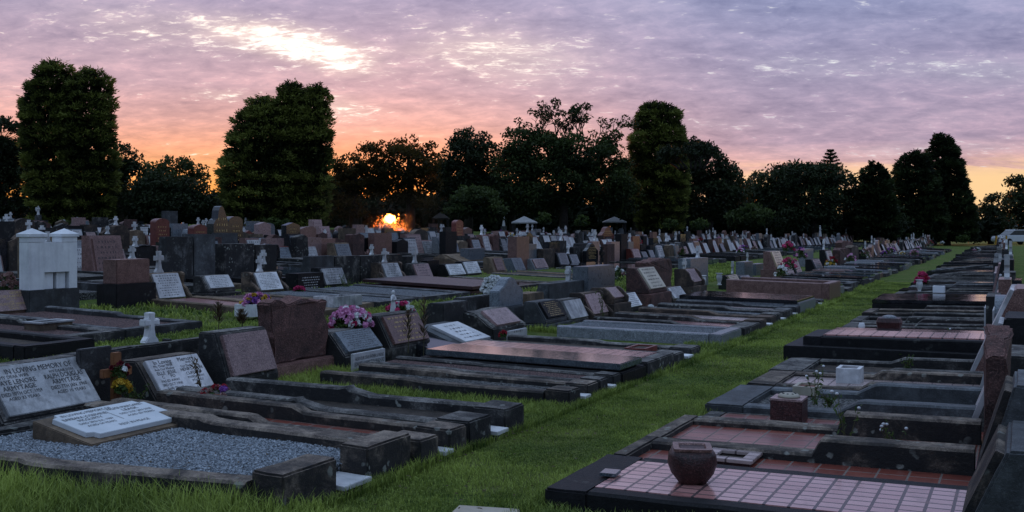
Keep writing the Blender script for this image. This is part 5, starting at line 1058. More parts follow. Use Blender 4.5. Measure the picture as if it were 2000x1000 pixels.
def cypress(label, Y, lobes, trunk, mat='foliage_cypress', dens=64, L=0.25, W=0.034, group=None, name='cypress_tree', lay=2.4, dark=0.0, gap=0.0):
    x0 = (trunk-1000)/F*Y; root = link(name, None, None, (x0, Y, gz(x0, Y))); tag(root, label, 'tree', group); O = np.array([x0, Y, gz(x0, Y)])
    Q = []; T = []; seed = random.uniform(0, 90)
    for prof in lobes:
        prof = sorted(prof); pz = [H-(p[0]-HY)/F*Y for p in prof]; z0, z1 = min(pz), max(pz)
        def at(z):
            py = HY-(z-H)*F/Y; ys = [p[0] for p in prof]; return (np.interp(py, ys, [p[1] for p in prof]), np.interp(py, ys, [p[2] for p in prof]))
        zs = np.linspace(z0, z1, 60); ws = np.array([(at(z)[1]-at(z)[0])/2/F*Y for z in zs]); area = float(np.sum(ws)*(zs[1]-zs[0])*2*math.pi); n = int(area*dens)
        cz = rng.choice(zs, n, p=ws/ws.sum())+rng.uniform(-0.1, 0.1, n)
        for z in cz:
            l_, r_ = at(z); R = max(0.12, (r_-l_)/2/F*Y); cx = ((l_+r_)/2-1000)/F*Y-x0; a = random.uniform(0, 2*math.pi)
            if math.sin(a) > 0.35 and random.random() < 0.55: continue
            nv = noise.noise(Vector((math.cos(a)*R*0.5+seed, math.sin(a)*R*0.5, z*2.6)))*0.85+noise.noise(Vector((math.cos(a)*R*1.5, math.sin(a)*R*1.5+seed, z*lay*1.7)))*0.7
            if nv < -0.28+gap and random.random() < 0.75: continue
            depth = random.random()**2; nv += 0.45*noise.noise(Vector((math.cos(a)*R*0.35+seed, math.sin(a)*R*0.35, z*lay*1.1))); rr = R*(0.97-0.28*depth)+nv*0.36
            o_ = np.array([math.cos(a), math.sin(a), 0]); c = np.array([cx, 0, z-O[2]])+o_*rr
            if c[2] < 0.1: continue
            m_ = 9; ds = unit(o_*0.85+np.array([0, 0, 0.32])+rng.normal(0, 0.42, (m_, 3))); ln = L*rng.uniform(0.5, 1.15, (m_, 1)); sd = unit(np.cross(ds, rdir(m_)))*W*rng.uniform(0.7, 1.3, (m_, 1))
            b_ = c+rng.normal(0, 0.07, (m_, 3)); Q.append(np.stack([b_, b_+ds*ln*0.45+sd, b_+ds*ln, b_+ds*ln*0.45-sd], 1))
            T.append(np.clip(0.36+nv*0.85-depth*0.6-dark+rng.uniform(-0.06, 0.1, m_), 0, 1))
        # shaded inner growth that keeps the crown closed
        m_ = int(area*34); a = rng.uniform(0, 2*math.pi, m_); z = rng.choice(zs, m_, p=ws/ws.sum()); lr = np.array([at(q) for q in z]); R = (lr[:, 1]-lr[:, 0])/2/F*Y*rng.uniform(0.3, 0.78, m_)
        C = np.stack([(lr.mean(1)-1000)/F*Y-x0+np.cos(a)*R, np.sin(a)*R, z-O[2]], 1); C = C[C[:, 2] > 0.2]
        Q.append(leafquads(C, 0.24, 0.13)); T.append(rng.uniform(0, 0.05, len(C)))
    part('trunk', MB().tube([(0, 0, -0.3), (0, 0, 1.0), (0, 0, (z1-O[2])*0.8)], [0.4, 0.3, 0.06], 8), 'bark', root)
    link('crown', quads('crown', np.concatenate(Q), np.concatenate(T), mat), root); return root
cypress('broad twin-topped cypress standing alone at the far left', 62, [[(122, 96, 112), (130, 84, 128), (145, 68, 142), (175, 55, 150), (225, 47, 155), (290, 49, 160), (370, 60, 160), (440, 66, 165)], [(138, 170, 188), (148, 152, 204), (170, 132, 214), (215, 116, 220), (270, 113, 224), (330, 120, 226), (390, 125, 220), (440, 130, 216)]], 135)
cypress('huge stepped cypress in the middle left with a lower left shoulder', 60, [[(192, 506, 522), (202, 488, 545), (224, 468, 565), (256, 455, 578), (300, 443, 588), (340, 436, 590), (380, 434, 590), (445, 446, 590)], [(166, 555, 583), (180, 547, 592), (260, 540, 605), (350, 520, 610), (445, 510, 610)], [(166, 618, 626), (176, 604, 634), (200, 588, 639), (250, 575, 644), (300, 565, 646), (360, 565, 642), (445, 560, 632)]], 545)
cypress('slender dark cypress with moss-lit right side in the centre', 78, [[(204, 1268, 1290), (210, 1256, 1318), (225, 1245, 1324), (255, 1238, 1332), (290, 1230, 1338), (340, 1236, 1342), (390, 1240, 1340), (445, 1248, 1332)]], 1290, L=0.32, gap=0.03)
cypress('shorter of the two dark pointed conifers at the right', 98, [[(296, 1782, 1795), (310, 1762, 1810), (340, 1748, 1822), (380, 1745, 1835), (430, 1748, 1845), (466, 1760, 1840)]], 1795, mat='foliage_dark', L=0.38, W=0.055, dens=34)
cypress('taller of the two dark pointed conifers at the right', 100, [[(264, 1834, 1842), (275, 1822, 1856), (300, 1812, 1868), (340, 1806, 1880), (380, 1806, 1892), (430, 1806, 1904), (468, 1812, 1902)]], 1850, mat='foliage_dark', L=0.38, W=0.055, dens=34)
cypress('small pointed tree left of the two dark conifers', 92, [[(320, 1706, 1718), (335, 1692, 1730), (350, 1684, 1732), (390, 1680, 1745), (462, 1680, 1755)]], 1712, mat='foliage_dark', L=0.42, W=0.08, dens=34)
BL = [
 ('dark tree cut by the left edge of the picture', 66, [(5, 275, 45, 48), (-20, 330, 60, 70), (25, 370, 45, 60), (10, 310, 50, 40)], 0, 'foliage_dark'),
 ('narrow dark tree peeking out right of the left cypress', 72, [(240, 315, 30, 34), (248, 350, 30, 40), (225, 380, 30, 50)], 240, 'foliage_dark'),
 ('airy flat-topped tree low between the two big cypresses', 80, [(300, 335, 28, 18), (340, 326, 34, 16), (375, 336, 24, 18), (330, 352, 60, 22), (395, 355, 16, 18)], 335, 'foliage_mid'),
 ('low rounded dark tree between the two big cypresses', 64, [(330, 375, 62, 40), (280, 390, 45, 38), (385, 392, 40, 40), (335, 405, 85, 32)], 330, 'foliage_dark'),
 ('olive tree immediately left of the sun', 66, [(680, 325, 34, 26), (668, 372, 32, 24), (700, 352, 36, 30), (676, 405, 34, 22)], 690, 'foliage_olive'),
 ('spreading tree straight above the sun', 66, [(745, 300, 40, 26), (795, 285, 22, 20), (828, 292, 24, 18), (790, 325, 60, 40), (840, 335, 26, 40), (735, 345, 40, 36), (775, 372, 50, 22), (825, 392, 30, 20)], 800, 'foliage_olive'),
 ('tall domed tree right of the sun', 76, [(918, 275, 38, 24), (905, 310, 44, 36), (940, 315, 32, 40), (900, 355, 44, 40), (930, 365, 44, 30), (868, 345, 20, 40)], 915, 'foliage_dark'),
 ('round bushy tree below the domed tree', 60, [(925, 392, 46, 26), (955, 410, 34, 22), (900, 408, 30, 22)], 925, 'foliage_mid'),
 ('wide dark tree with bare upper branches left of the slender cypress', 74, [(1060, 300, 60, 40), (1130, 300, 60, 38), (1190, 315, 40, 34), (1010, 290, 34, 36), (1000, 345, 42, 50), (1090, 350, 75, 55), (1175, 360, 60, 48), (1215, 385, 35, 40), (1040, 385, 60, 30), (1195, 268, 22, 14), (1040, 262, 26, 14)], 1100, 'foliage_mid'),
 ('rounded dark tree right of the slender cypress', 84, [(1380, 325, 42, 30), (1350, 352, 34, 44), (1415, 352, 38, 40), (1385, 388, 64, 40), (1440, 395, 24, 34), (1352, 282, 14, 12), (1345, 305, 16, 16)], 1385, 'foliage_dark'),
 ('dim tree far behind, left of the sun', 98, [(700, 375, 60, 50), (660, 395, 40, 40)], 700, 'foliage_dark'),
 ('dim tree far behind, just right of the sun', 98, [(855, 370, 36, 52), (885, 390, 40, 40)], 860, 'foliage_dark'),
 ('dim tree far behind between domed and bare-topped trees', 98, [(1000, 365, 60, 52), (960, 390, 50, 40)], 1000, 'foliage_dark'),
 ('dim tree far behind the slender cypress', 105, [(1240, 370, 60, 54), (1200, 395, 50, 40)], 1240, 'foliage_dark'),
 ('dim tree far behind the rounded dark tree', 108, [(1440, 388, 60, 46), (1470, 405, 50, 40)], 1440, 'foliage_dark'),
 ('small round shrub before the dark tree mass', 70, [(1462, 424, 38, 22), (1440, 432, 24, 14)], 1460, 'foliage_mid'),
 ('leftmost tree of the long dark mass', 94, [(1500, 362, 34, 34), (1485, 400, 30, 40), (1530, 345, 34, 24), (1520, 400, 40, 50)], 1510, 'foliage_dark'),
 ('flat-crowned middle tree of the long dark mass', 90, [(1560, 348, 44, 28), (1610, 346, 38, 24), (1590, 390, 60, 44), (1570, 430, 60, 30), (1578, 322, 10, 6)], 1590, 'foliage_dark'),
 ('rightmost tree of the long dark mass', 94, [(1650, 368, 36, 28), (1640, 410, 48, 45), (1690, 420, 40, 40), (1730, 430, 36, 34)], 1650, 'foliage_dark'),
 ('distant tree by the white car', 112, [(1938, 402, 22, 20), (1928, 430, 24, 28), (1915, 452, 20, 18), (1955, 440, 26, 22)], 1935, 'foliage_dark'),
 ('dark tree cut by the right edge of the picture', 118, [(1992, 374, 24, 26), (1980, 405, 30, 28), (2015, 405, 40, 44), (1962, 425, 18, 14)], 1992, 'foliage_dark')]
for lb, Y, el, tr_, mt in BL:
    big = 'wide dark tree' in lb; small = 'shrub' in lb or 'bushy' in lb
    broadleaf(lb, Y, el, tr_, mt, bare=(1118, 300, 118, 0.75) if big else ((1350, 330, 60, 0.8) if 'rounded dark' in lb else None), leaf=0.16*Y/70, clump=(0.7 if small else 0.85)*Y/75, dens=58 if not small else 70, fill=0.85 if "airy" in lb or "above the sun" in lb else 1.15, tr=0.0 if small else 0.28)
for px, py, rx, ry, lb, Y in [(1061, 426, 17, 12, 'small bright green bush beside the left pavilion', 66), (1136, 432, 15, 13, 'small bright green bush right of the tree trunk', 64), (1308, 437, 15, 10, 'low bright green bush right of the slender cypress', 66), (1366, 437, 20, 9, 'flat bright green bush in front of the rounded tree', 66), (1880, 466, 14, 8, 'small round bush at the end of the aisle', 95), (125, 436, 12, 8, 'small bush under the left cypress', 57), (540, 436, 30, 10, 'low growth under the middle conifer', 58)]:
    broadleaf(lb, Y, [(px, py, rx, ry)], px, 'foliage_bright', leaf=0.11, clump=0.3, dens=40, cat='bush', name='bush', tr=0)
# dark hedge line far behind, closing the gaps near the ground
hedge = link('hedge', None, None, (0, 130, 0)); tag(hedge, 'dark low hedge line far behind all the trees', 'hedge')
Q = []; T = []
for px in range(-120, 1948, 4):
    Y = 110+12*noise.noise(Vector((px*0.01, 0, 0))); top = 392+16*noise.noise(Vector((px*0.013, 3, 0)))+9*noise.noise(Vector((px*0.05, 3, 0)))+(-4 if px < 1000 else min(1, (px-1000)/800)*38)
    c = PW(px, top, Y); n = 140 if 680 < px < 900 else 90; zz = rng.uniform(0.1, 1, n)**0.75*c[2]; C = np.stack([c[0]+rng.uniform(-.45, .45, n), np.full(n, Y-130)+rng.uniform(-1, 1, n), zz], 1)
    pys = HY-(zz-H)*F/Y; keep = ~(((px-761)/(23+2*math.sin(px)))**2+((pys-428)/(12+rng.uniform(-2, 1.5, n)))**2 < 1) & ~(rng.uniform(0, 1, n) < np.exp(-(((px-765)/60)**2+((pys-415)/34)**2))*0.55) & ~((abs(px-803) < 10) & (abs(pys-430) < 3+rng.uniform(-3, 2, n))) & ~((abs(px-672) < 16) & (abs(pys-420) < rng.uniform(-3, 8, n))) & ~((pys > 404+rng.uniform(-6, 6, n)) & (noise.noise(Vector((px*0.03, 9, 0))) > 0.36) & (not 690 < px < 880)); C = C[keep]
    if len(C): n2_ = len(C); Q.append(leafquads(C, 0.42, 0.2)); T.append(rng.uniform(0, 0.3, len(C)))
link('foliage', quads('foliage', np.concatenate(Q), np.concatenate(T), 'foliage_dark'), hedge)
# araucaria with tiers of branches
Y = 115; x0 = (1622-1000)/F*Y; ar = link('araucaria_tree', None, None, (x0, Y, gz(x0, Y))); tag(ar, 'araucaria pine with open tiers rising above the dark tree mass', 'tree')
ztop = H-(292-HY)/F*Y-ar.location.z
part('trunk', MB().tube([(0, 0, 0), (0, 0, ztop*0.5), (0, 0, ztop)], [0.4, 0.25, 0.04], 7), 'bark', ar)
Q = []; q = MB()
for k in range(8):
    z = ztop-0.2-k*0.42; R = 0.35+k*0.2
    for j in range(6):
        a = j*1.05+k*0.5; e = np.array([math.cos(a)*R, math.sin(a)*R, z+R*0.28]); q.tube([(0, 0, z), tuple(e*np.array([.6, .6, 1])-np.array([0, 0, .12])), tuple(e)], [0.04, 0.03, 0.02], 4)
        for f_ in np.linspace(0.3, 1, 7): C = np.array([0, 0, z])*(1-f_)+e*f_+rng.normal(0, 0.05, (9, 3)); Q.append(leafquads(C, 0.13, 0.04, np.array([0, 0, 0.8])))
part('branches', q, 'bark', ar); Q = np.concatenate(Q); link('needles', quads('needles', Q, rng.uniform(0.1, 0.5, len(Q)), 'foliage_dark'), ar)

# ------------------------------------------------------------------ far buildings, car, posts, bird
def pavilion(lb, px, ptop, peave, halfw, Y, op=True, mat='roof_sheet'):
    x = (px-1000)/F*Y; g = gz(x, Y); r = link('pavilion', None, None, (x, Y, g)); tag(r, lb, 'pavilion'); w = halfw/F*Y; za = z_of(peave, Y)-g; zb = z_of(ptop, Y)-g
    part('roof', MB().add([(-w, -w, za), (w, -w, za), (w, w, za), (-w, w, za), (0, 0, zb), (-w, -w, za-.08), (w, -w, za-.08), (w, w, za-.08), (-w, w, za-.08)], [(0,1,4), (1,2,4), (2,3,4), (3,0,4), (5,6,1,0), (6,7,2,1), (7,8,3,2), (8,5,0,3), (8,7,6,5)]), mat, r)
    for sx in (-1, 1):
        for sy in (-1, 1): part('post', MB().box(sx*w*.88-.06, sx*w*.88+.06, sy*w*.88-.06, sy*w*.88+.06, -0.2, za-.081), 'granite_dull', r)
pavilion('left open pavilion with a pale hipped roof behind the headstones', 1024, 422, 434, 25, 71)
pavilion('right open pavilion with a pale hipped roof beside the big trunk', 1200, 423, 433, 22, 76)
pavilion('small dark peaked hut roof right of the sun', 861, 414, 426, 16, 69, mat='bark')
Y = 150; x = (1996-1000)/F*Y; h_ = link('house', None, None, (x, Y, gz(x, Y))); tag(h_, 'low pale house with grey gabled roof behind the white car', 'house')
part('wall', MB().box(-3.2, 4, 0, 5, -0.2, 2.0), 'wall_paint', h_)
part('roof', MB().add([(-3.6, -.4, 2.0), (4.4, -.4, 2.0), (4.4, 5.4, 2.0), (-3.6, 5.4, 2.0), (-2.0, 2.5, 3.1), (4.0, 2.5, 3.1)], [(0,1,5,4), (1,2,5), (2,3,4,5), (3,0,4), (3,2,1,0)]), 'roof_sheet', h_)
for wx in (-1.6, 1.2): part('window', MB().box(wx-.5, wx+.5, -0.03, -0.005, 0.8, 1.6), 'car_glass', h_)
for (px, Y, lb, rot) in [(1982, 104, 'white car parked beyond the yellow posts at the right', 0.25)]:
    x = (px-1000)/F*Y; cr = link('parked_car', None, None, (x, Y, gz(x, Y))); tag(cr, lb, 'car'); cr.rotation_euler.z = rot
    bp = [(-2.15, .32), (-2.2, .62), (-2.05, .86), (-1.2, .98), (1.7, .98), (2.15, .86), (2.2, .5), (2.1, .3)]
    q = MB().tablet([(0, 0)]*0 or bp[::-1], -0.85, 0.85); q.move(lambda v: (v[1], v[0], v[2])); part('body', q, 'car_paint', cr, bevel=0.06)
    cp = [(-1.25, .98), (-0.55, 1.45), (0.9, 1.47), (1.75, .98)]; q = MB().tablet(cp[::-1], -0.72, 0.72); q.move(lambda v: (v[1], v[0], v[2])); part('windows', q, 'car_glass', cr, bevel=0.03)
    q = MB().tablet([(-0.6, 1.45), (-0.5, 1.52), (0.85, 1.53), (0.95, 1.46)][::-1], -0.7, 0.7); q.move(lambda v: (v[1], v[0], v[2])); part('roof', q, 'car_paint', cr)
    for wx in (-1.35, 1.35):
        for wy in (-0.8, 0.8):
            q = MB().lathe([(0.32, -0.1), (0.33, 0), (0.32, 0.1)], seg=16); q.move(lambda v, wx=wx, wy=wy: (v[0]+wx, v[2]+wy, v[1]+0.32)); wh = part('wheel', q, 'rubber', cr)
for px, lb in [(1946, 'left one of two yellow posts at the end of the aisle'), (1965, 'right one of two yellow posts at the end of the aisle')]:
    Y = 97; x = (px-1000)/F*Y; p_ = link('bollard', None, None, (x, Y, gz(x, Y))); tag(p_, lb, 'post', 'yellow posts'); part('post', MB().box(-.08, .08, -.08, .08, -.1, .95), 'yellow_paint', p_); part('cap', MB().box(-.09, .09, -.09, .09, .951, .99), 'conc_dark', p_)
x, Y = (1835-1000)/F*100, 100; bd = link('bird', None, None, (x, Y, z_of(264, Y)-0.02)); tag(bd, 'small dark bird perched on the tip of the tallest right conifer', 'bird')
part('body', MB().tube([(-.16, 0, .16), (-.05, 0, .14), (.06, 0, .20), (.12, 0, .28), (.2, 0, .28)], [.02, .06, .075, .05, .01], 8), 'rubber', bd, smooth=True); part('tail', MB().box(-.3, -.14, -.03, .03, .13, .16), 'rubber', bd)

# ------------------------------------------------------------------ grass and weeds
def blades(pts, h, w, lean=0.5):
    n = len(pts); a = rng.uniform(0, 6.283, n); d = np.stack([np.cos(a), np.sin(a), np.zeros(n)], 1); p = np.stack([-np.sin(a), np.cos(a), np.zeros(n)], 1)
    h = np.asarray(h).reshape(-1, 1)*np.ones((n, 1)); ln = rng.uniform(0.1, 1, (n, 1))*lean; up = np.array([[0, 0, 1.0]])
    m = pts+up*h*0.55+d*h*ln*0.3; tip = pts+up*h*(1-0.25*ln)+d*h*ln
    Q1 = np.stack([pts-p*w, pts+p*w, m+p*w*0.75, m-p*w*0.75], 1); Q2 = np.stack([m-p*w*0.75, m+p*w*0.75, tip, tip], 1)
    return Q1, Q2
def inside(s, t, pad=0.0):
    for sh, sf, th, tf in GRAVES:
        fr = (t-th)/(tf-th)
        if -0.02 < fr < 1.0+pad/abs(tf-th):
            a = sh[0]+(sf[0]-sh[0])*fr; b_ = sh[1]+(sf[1]-sh[1])*fr
            if a-pad < s < b_+pad: return True
    return False
def lawn(s0, s1, t0, t1, dens, hf, w, keep=lambda s, t: True):
    n = int((s1-s0)*(t1-t0)*dens); S = rng.uniform(s0, s1, n); T_ = rng.uniform(t0, t1, n); P_ = []; Hh = []; Tn = []
    for s, t in zip(S, T_):
        if inside(s, t) or not keep(s, t): continue
        x, y = world(s, t)
        if y < 4.6 or abs(x) > 0.56*y: continue
        pn = noise.noise(Vector((x*1.3, y*1.3, 0))); p2 = noise.noise(Vector((x*2.9+5, y*2.9, 7)))
        if p2 > 0.32 and random.random() < 0.55: continue
        hh = hf(s, t)*(1+0.5*pn)*random.uniform(0.55, 1.3)
        P_.append((x, y, zt(t)-0.004)); Hh.append(max(hh, 0.012)); Tn.append(0.42+max(0, p2)*0.6+pn*0.6+0.25*noise.noise(Vector((x*6, y*6, 4)))+random.uniform(-0.15, 0.3))
    if not P_: return None
    return np.array(P_), np.array(Hh), np.array(Tn), w
def near_edge(s, t):          # longer, unmown growth close to the kerbs
    return 0.024+(0.045 if (t < -3.12 or t > -2.28) else 0)
L_ = []
L_.append(lawn(3.9, 9, -3.45, -2.02, 9000, near_edge, 0.0022))
L_.append(lawn(9, 16, -3.7, -2.0, 3600, near_edge, 0.0035))
L_.append(lawn(16, 30, -3.9, -2.0, 1200, near_edge, 0.007))
L_.append(lawn(2.2, 4.1, -5.6, -2.0, 7000, lambda s, t: 0.05+0.10*smooth((-2.8-t)/0.7), 0.0028))
L_.append(lawn(3.9, 4.62, -2.1, -0.2, 6500, lambda s, t: 0.10, 0.0026))
L_.append(lawn(6.5, 8.3, -6.0, -3.3, 6000, lambda s, t: 0.07, 0.003))
L_.append(lawn(12.4, 13.4, -6.0, -3.3, 3500, lambda s, t: 0.08, 0.004))
L_.append(lawn(3, 14, -9.7, -6.9, 1100, lambda s, t: 0.045, 0.006, lambda s, t: t < -7.0))
L_.append(lawn(14, 40, -9.8, -7.0, 260, lambda s, t: 0.07, 0.012))
L_.append(lawn(10, 30, -12.6, -9.8, 160, lambda s, t: 0.08, 0.012))
Qs = []; Ts = []
for r in L_:
    if r is None: continue
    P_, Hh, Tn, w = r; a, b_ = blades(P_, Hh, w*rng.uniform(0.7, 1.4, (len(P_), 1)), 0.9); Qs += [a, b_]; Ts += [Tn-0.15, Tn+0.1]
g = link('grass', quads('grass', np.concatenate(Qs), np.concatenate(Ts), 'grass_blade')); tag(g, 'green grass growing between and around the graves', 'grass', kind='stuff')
n_ = 700; S_ = rng.uniform(3.6, 16, n_); T_ = rng.uniform(-3.6, -2.0, n_); C = np.array([(*world(a_, b_), zt(b_)+0.035) for a_, b_ in zip(S_, T_) if not inside(a_, b_)]); lf = leafquads(C, rng.uniform(0.008, 0.02, len(C)), 0.008); lf[:, :, 2] = C[:, None, 2]+(lf[:, :, 2]-C[:, None, 2])*0.35
tag(link('fallen_leaves', quads('fallen_leaves', lf, rng.uniform(0, 1, len(C)), 'weed_dry')), 'scattered brown fallen leaves on the mown grass aisle', 'leaves', kind='stuff')
def weed(label, px, py, t, h, n=5, dry=False, flower=None, spread=0.25, z=None, leafy=1.0, group=None):
    s = s_of(px, t); r = thing('weed', label, 'plant', s, t, z if z is not None else (z_of(py, Yof(px, t))), group=group); q = MB(); Q = []; fl = MB()
    for i in range(n):
        a = random.uniform(0, 6.283); l = h*random.uniform(0.6, 1); e = np.array([math.cos(a)*spread*l, math.sin(a)*spread*l, l]); pts = [np.zeros(3)+[math.cos(a)*.01, math.sin(a)*.01, 0], e*np.array([.35, .35, .5]), e]
        q.tube([tuple(p) for p in pts], [0.003, 0.0025, 0.0012], 4); m_ = int(16*leafy)
        f_ = rng.uniform(0.05, 1, (m_, 1)); C = pts[1]*2*f_*(1-f_)+e*f_**2+rng.normal(0, 0.012, (m_, 3))
        if m_: Q.append(leafquads(C, h*0.05+0.008, 0.006, np.array([0, 0, 0.5])))
        if flower: fl.ball(tuple(e), 0.011, 0.011, 0.009, seg=8)
    part('stems', q, 'weed_stem', r)
    if Q: Q = np.concatenate(Q); link('leaves', quads('leaves', Q, rng.uniform(0, 1, len(Q)), 'weed_dry' if dry else 'weed_green'), r)
    if flower: part('flower_heads', fl, flower, r, smooth=True)
stone('weed_stem', (0.05, 0.05, 0.02), (0.10, 0.09, 0.04), 8, 0.8, bump=0)
# tall bottle-brush like dried weed
def brush(lb, px, pyb, pyt, t):
    Y = Yof(px, t); h = (pyb-pyt)/F*Y; r = thing('dry_weed', lb, 'plant', s_of(px, t), t, z_of(pyb, Y)); part('stem', MB().tube([(0, 0, 0), (0.01, 0, h*.5), (0, 0.01, h)], [.005, .004, .002], 5), 'weed_stem', r)
    n = 90; z = rng.uniform(0.3, 0.97, n)*h; a = rng.uniform(0, 6.283, n); ln = 0.09*np.sin(np.clip(z/h, 0, 1)*math.pi*0.95+0.1)+0.015; d = np.stack([np.cos(a)*.8, np.sin(a)*.8, np.full(n, .75)], 1); b0 = np.stack([np.zeros(n), np.zeros(n), z], 1)
    sd = unit(np.cross(d, np.array([[0, 0, 1.0]])))*0.006; e = b0+d*ln[:, None]; m_ = (b0+e)/2; link('leaves', quads('leaves', np.stack([b0, m_+sd, e, m_-sd], 1), rng.uniform(0, 0.7, n), 'weed_dry'), r)
brush('tall dried bottle-brush weed right of the gold-lettered plaque', 827, 702, 575, TA+0.35)
brush('dried weed in front of the brown gold-lettered plaque', 797, 690, 605, TA+0.3)
brush('thin dry weed spike rising left of the rough rose headstone', 426, 655, 590, TA-0.55); brush('second dry weed spike left of the rough rose headstone', 472, 650, 605, TA-0.55)
weed('dark leafy weeds growing at the foot of the wooden cross', 265, 800, -5.7, 0.2, 9, spread=0.7)
weed('thin dark branching weed before the two-column plaque', 400, 800, -5.65, 0.5, 4, dry=True, spread=0.25)
weed('green weed before the plain pinkish scroll plaque', 1178, 622, -5.6, 0.42, 4, spread=0.2)
weed('feathery grey-green weeds right of the stained white plaque', 676, 572, TC+0.3, 0.4, 9, spread=0.4)
weed('tall flowering weed in front of the pink tiled grave', 1656, 1000, -0.95, 0.45, 3, flower='plastic_white', spread=0.25, z=0.05, leafy=0.7)
weed('smaller flowering weed right of the tall one at the pink tiles', 1745, 998, -0.7, 0.26, 5, flower='plastic_white', spread=0.45, z=0.05, leafy=0.6)
weed('leafy weed growing on the fourth grave on the right', 1590, 790, -1.4, 0.3, 4, flower='plastic_white', spread=0.35)
weed('yellow-green weeds before the black stepped tomb', 1770, 728, -0.95, 0.16, 8, spread=0.4, flower='fl_yellow_s') if 'fl_yellow_s' in MATS else weed('yellow-green weeds before the black stepped tomb', 1770, 728, -0.95, 0.16, 8, spread=0.4)
weed('tall thin weed before the black stepped tomb', 1858, 720, -0.7, 0.5, 3, flower='plastic_white', spread=0.25)
weed('clump of green weeds on the right side gravel', 1905, 790, -0.45, 0.2, 9, spread=0.5)
weed('yellow wildflower in the mown grass at the bottom', 1033, 988, -2.55, 0.06, 4, spread=0.5)
weed('low broad green weed on the dark gravel, right', 1620, 792, -1.2, 0.12, 7, spread=0.8)

# ------------------------------------------------------------------ sky, sun, camera
SUN_AZ, SUN_EL = math.atan((762-1000)/F), math.atan((452-427)/F)
w = bpy.data.worlds.new('World'); sc.world = w; w.use_nodes = True; t = NT(w.node_tree); t.n.clear()
out = t.n.new('ShaderNodeOutputWorld'); bg = t.n.new('ShaderNodeBackground'); t.l.new(bg.outputs[0], out.inputs[0])
D = t.vmath('NORMALIZE', t.n.new('ShaderNodeTexCoord').outputs['Generated']); sx = t.n.new('ShaderNodeSeparateXYZ'); t.put(sx.inputs[0], D); X, Yy, Z = sx.outputs
M = t.math
el = M('MULTIPLY', M('ARCSINE', Z), 57.2958); az = M('MULTIPLY', M('ARCTAN2', X, Yy), 57.2958)
E = M('DIVIDE', el, 30.0, clamp=True)
def c3(r, g, b_, k=1.0): return tuple(v*k for v in lin((r, g, b_)))
left = t.ramp(E, [(0.0, c3(255,140,50)), (0.05, c3(255,168,78)), (0.10, c3(250,172,108)), (0.155, c3(236,166,142)), (0.20, c3(222,170,168)), (0.26, c3(204,170,184)), (0.38, c3(178,164,190)), (0.50, c3(152,155,194)), (1.0, c3(104,128,175))])
right = t.ramp(E, [(0.0, c3(236,186,160)), (0.06, c3(232,190,160)), (0.12, c3(214,172,176)), (0.16, c3(172,152,178)), (0.28, c3(162,154,186)), (0.42, c3(144,152,192)), (1.0, c3(100,128,175))])
a_mix = t.step(az, -8.0, 17.0); base = t.mix(a_mix, left, right)
# clear pale strip low at the far right
def gauss(a0, e0, sa, se, rot=0.0):
    da = M('SUBTRACT', az, a0); de = M('SUBTRACT', el, e0)
    if rot: da, de = M('ADD', M('MULTIPLY', da, math.cos(rot)), M('MULTIPLY', de, math.sin(rot))), M('SUBTRACT', M('MULTIPLY', de, math.cos(rot)), M('MULTIPLY', da, math.sin(rot)))
    q = M('ADD', M('POWER', M('ABSOLUTE', M('DIVIDE', da, sa)), 2.0), M('POWER', M('ABSOLUTE', M('DIVIDE', de, se)), 2.0))
    return M('EXPONENT', M('MULTIPLY', q, -1.0))
cloudP = t.n.new('ShaderNodeCombineXYZ'); den = M('ADD', M('MAXIMUM', Z, 0.0), 0.20)
t.put(cloudP.inputs[0], M('DIVIDE', X, den)); t.put(cloudP.inputs[1], M('DIVIDE', Yy, den)); P0 = cloudP.outputs[0]
def mapped(sx_, sy_, rz): 
    m_ = t.n.new('ShaderNodeMapping'); t.put(m_.inputs[0], P0); m_.inputs['Rotation'].default_value = (0, 0, rz); m_.inputs['Scale'].default_value = (sx_, sy_, 1); return m_.outputs[0]
big = t.noise(mapped(0.7, 1.0, 0.5), 1.8, 5, 0.6, 0.3); fine = t.noise(mapped(1.0, 1.2, 0.6), 12, 8, 0.66, 0.3); rip = t.noise(mapped(1.0, 2.0, -0.45), 24, 4, 0.6, 0.8)
strk = t.noise(mapped(0.6, 1.8, 0.2), 4.0, 7, 0.62, 0.4)
shade = M('ADD', M('MULTIPLY', M('SUBTRACT', big, 0.5), 0.9), M('ADD', M('MULTIPLY', M('SUBTRACT', fine, 0.5), 1.15), M('MULTIPLY', M('SUBTRACT', strk, 0.5), 0.6)))
col_ = t.mix(1.0, base, t.ramp(M('ADD', shade, 0.5, clamp=True), [(0.1, (0.56, 0.60, 0.70)), (0.5, (0.96, 0.96, 0.97)), (0.85, (1.45, 1.32, 1.22))]), 'MULTIPLY')
band = M('MULTIPLY', t.step(el, 4.2, 2.6), t.step(az, 9.0, 15.0)); bandn = M('MULTIPLY', band, t.step(M('ADD', strk, M('MULTIPLY', M('SUBTRACT', 3.5, el), 0.12)), 0.40, 0.58))
col_ = t.mix(M('MULTIPLY', bandn, 0.9), col_, c3(255, 214, 158, 0.97))
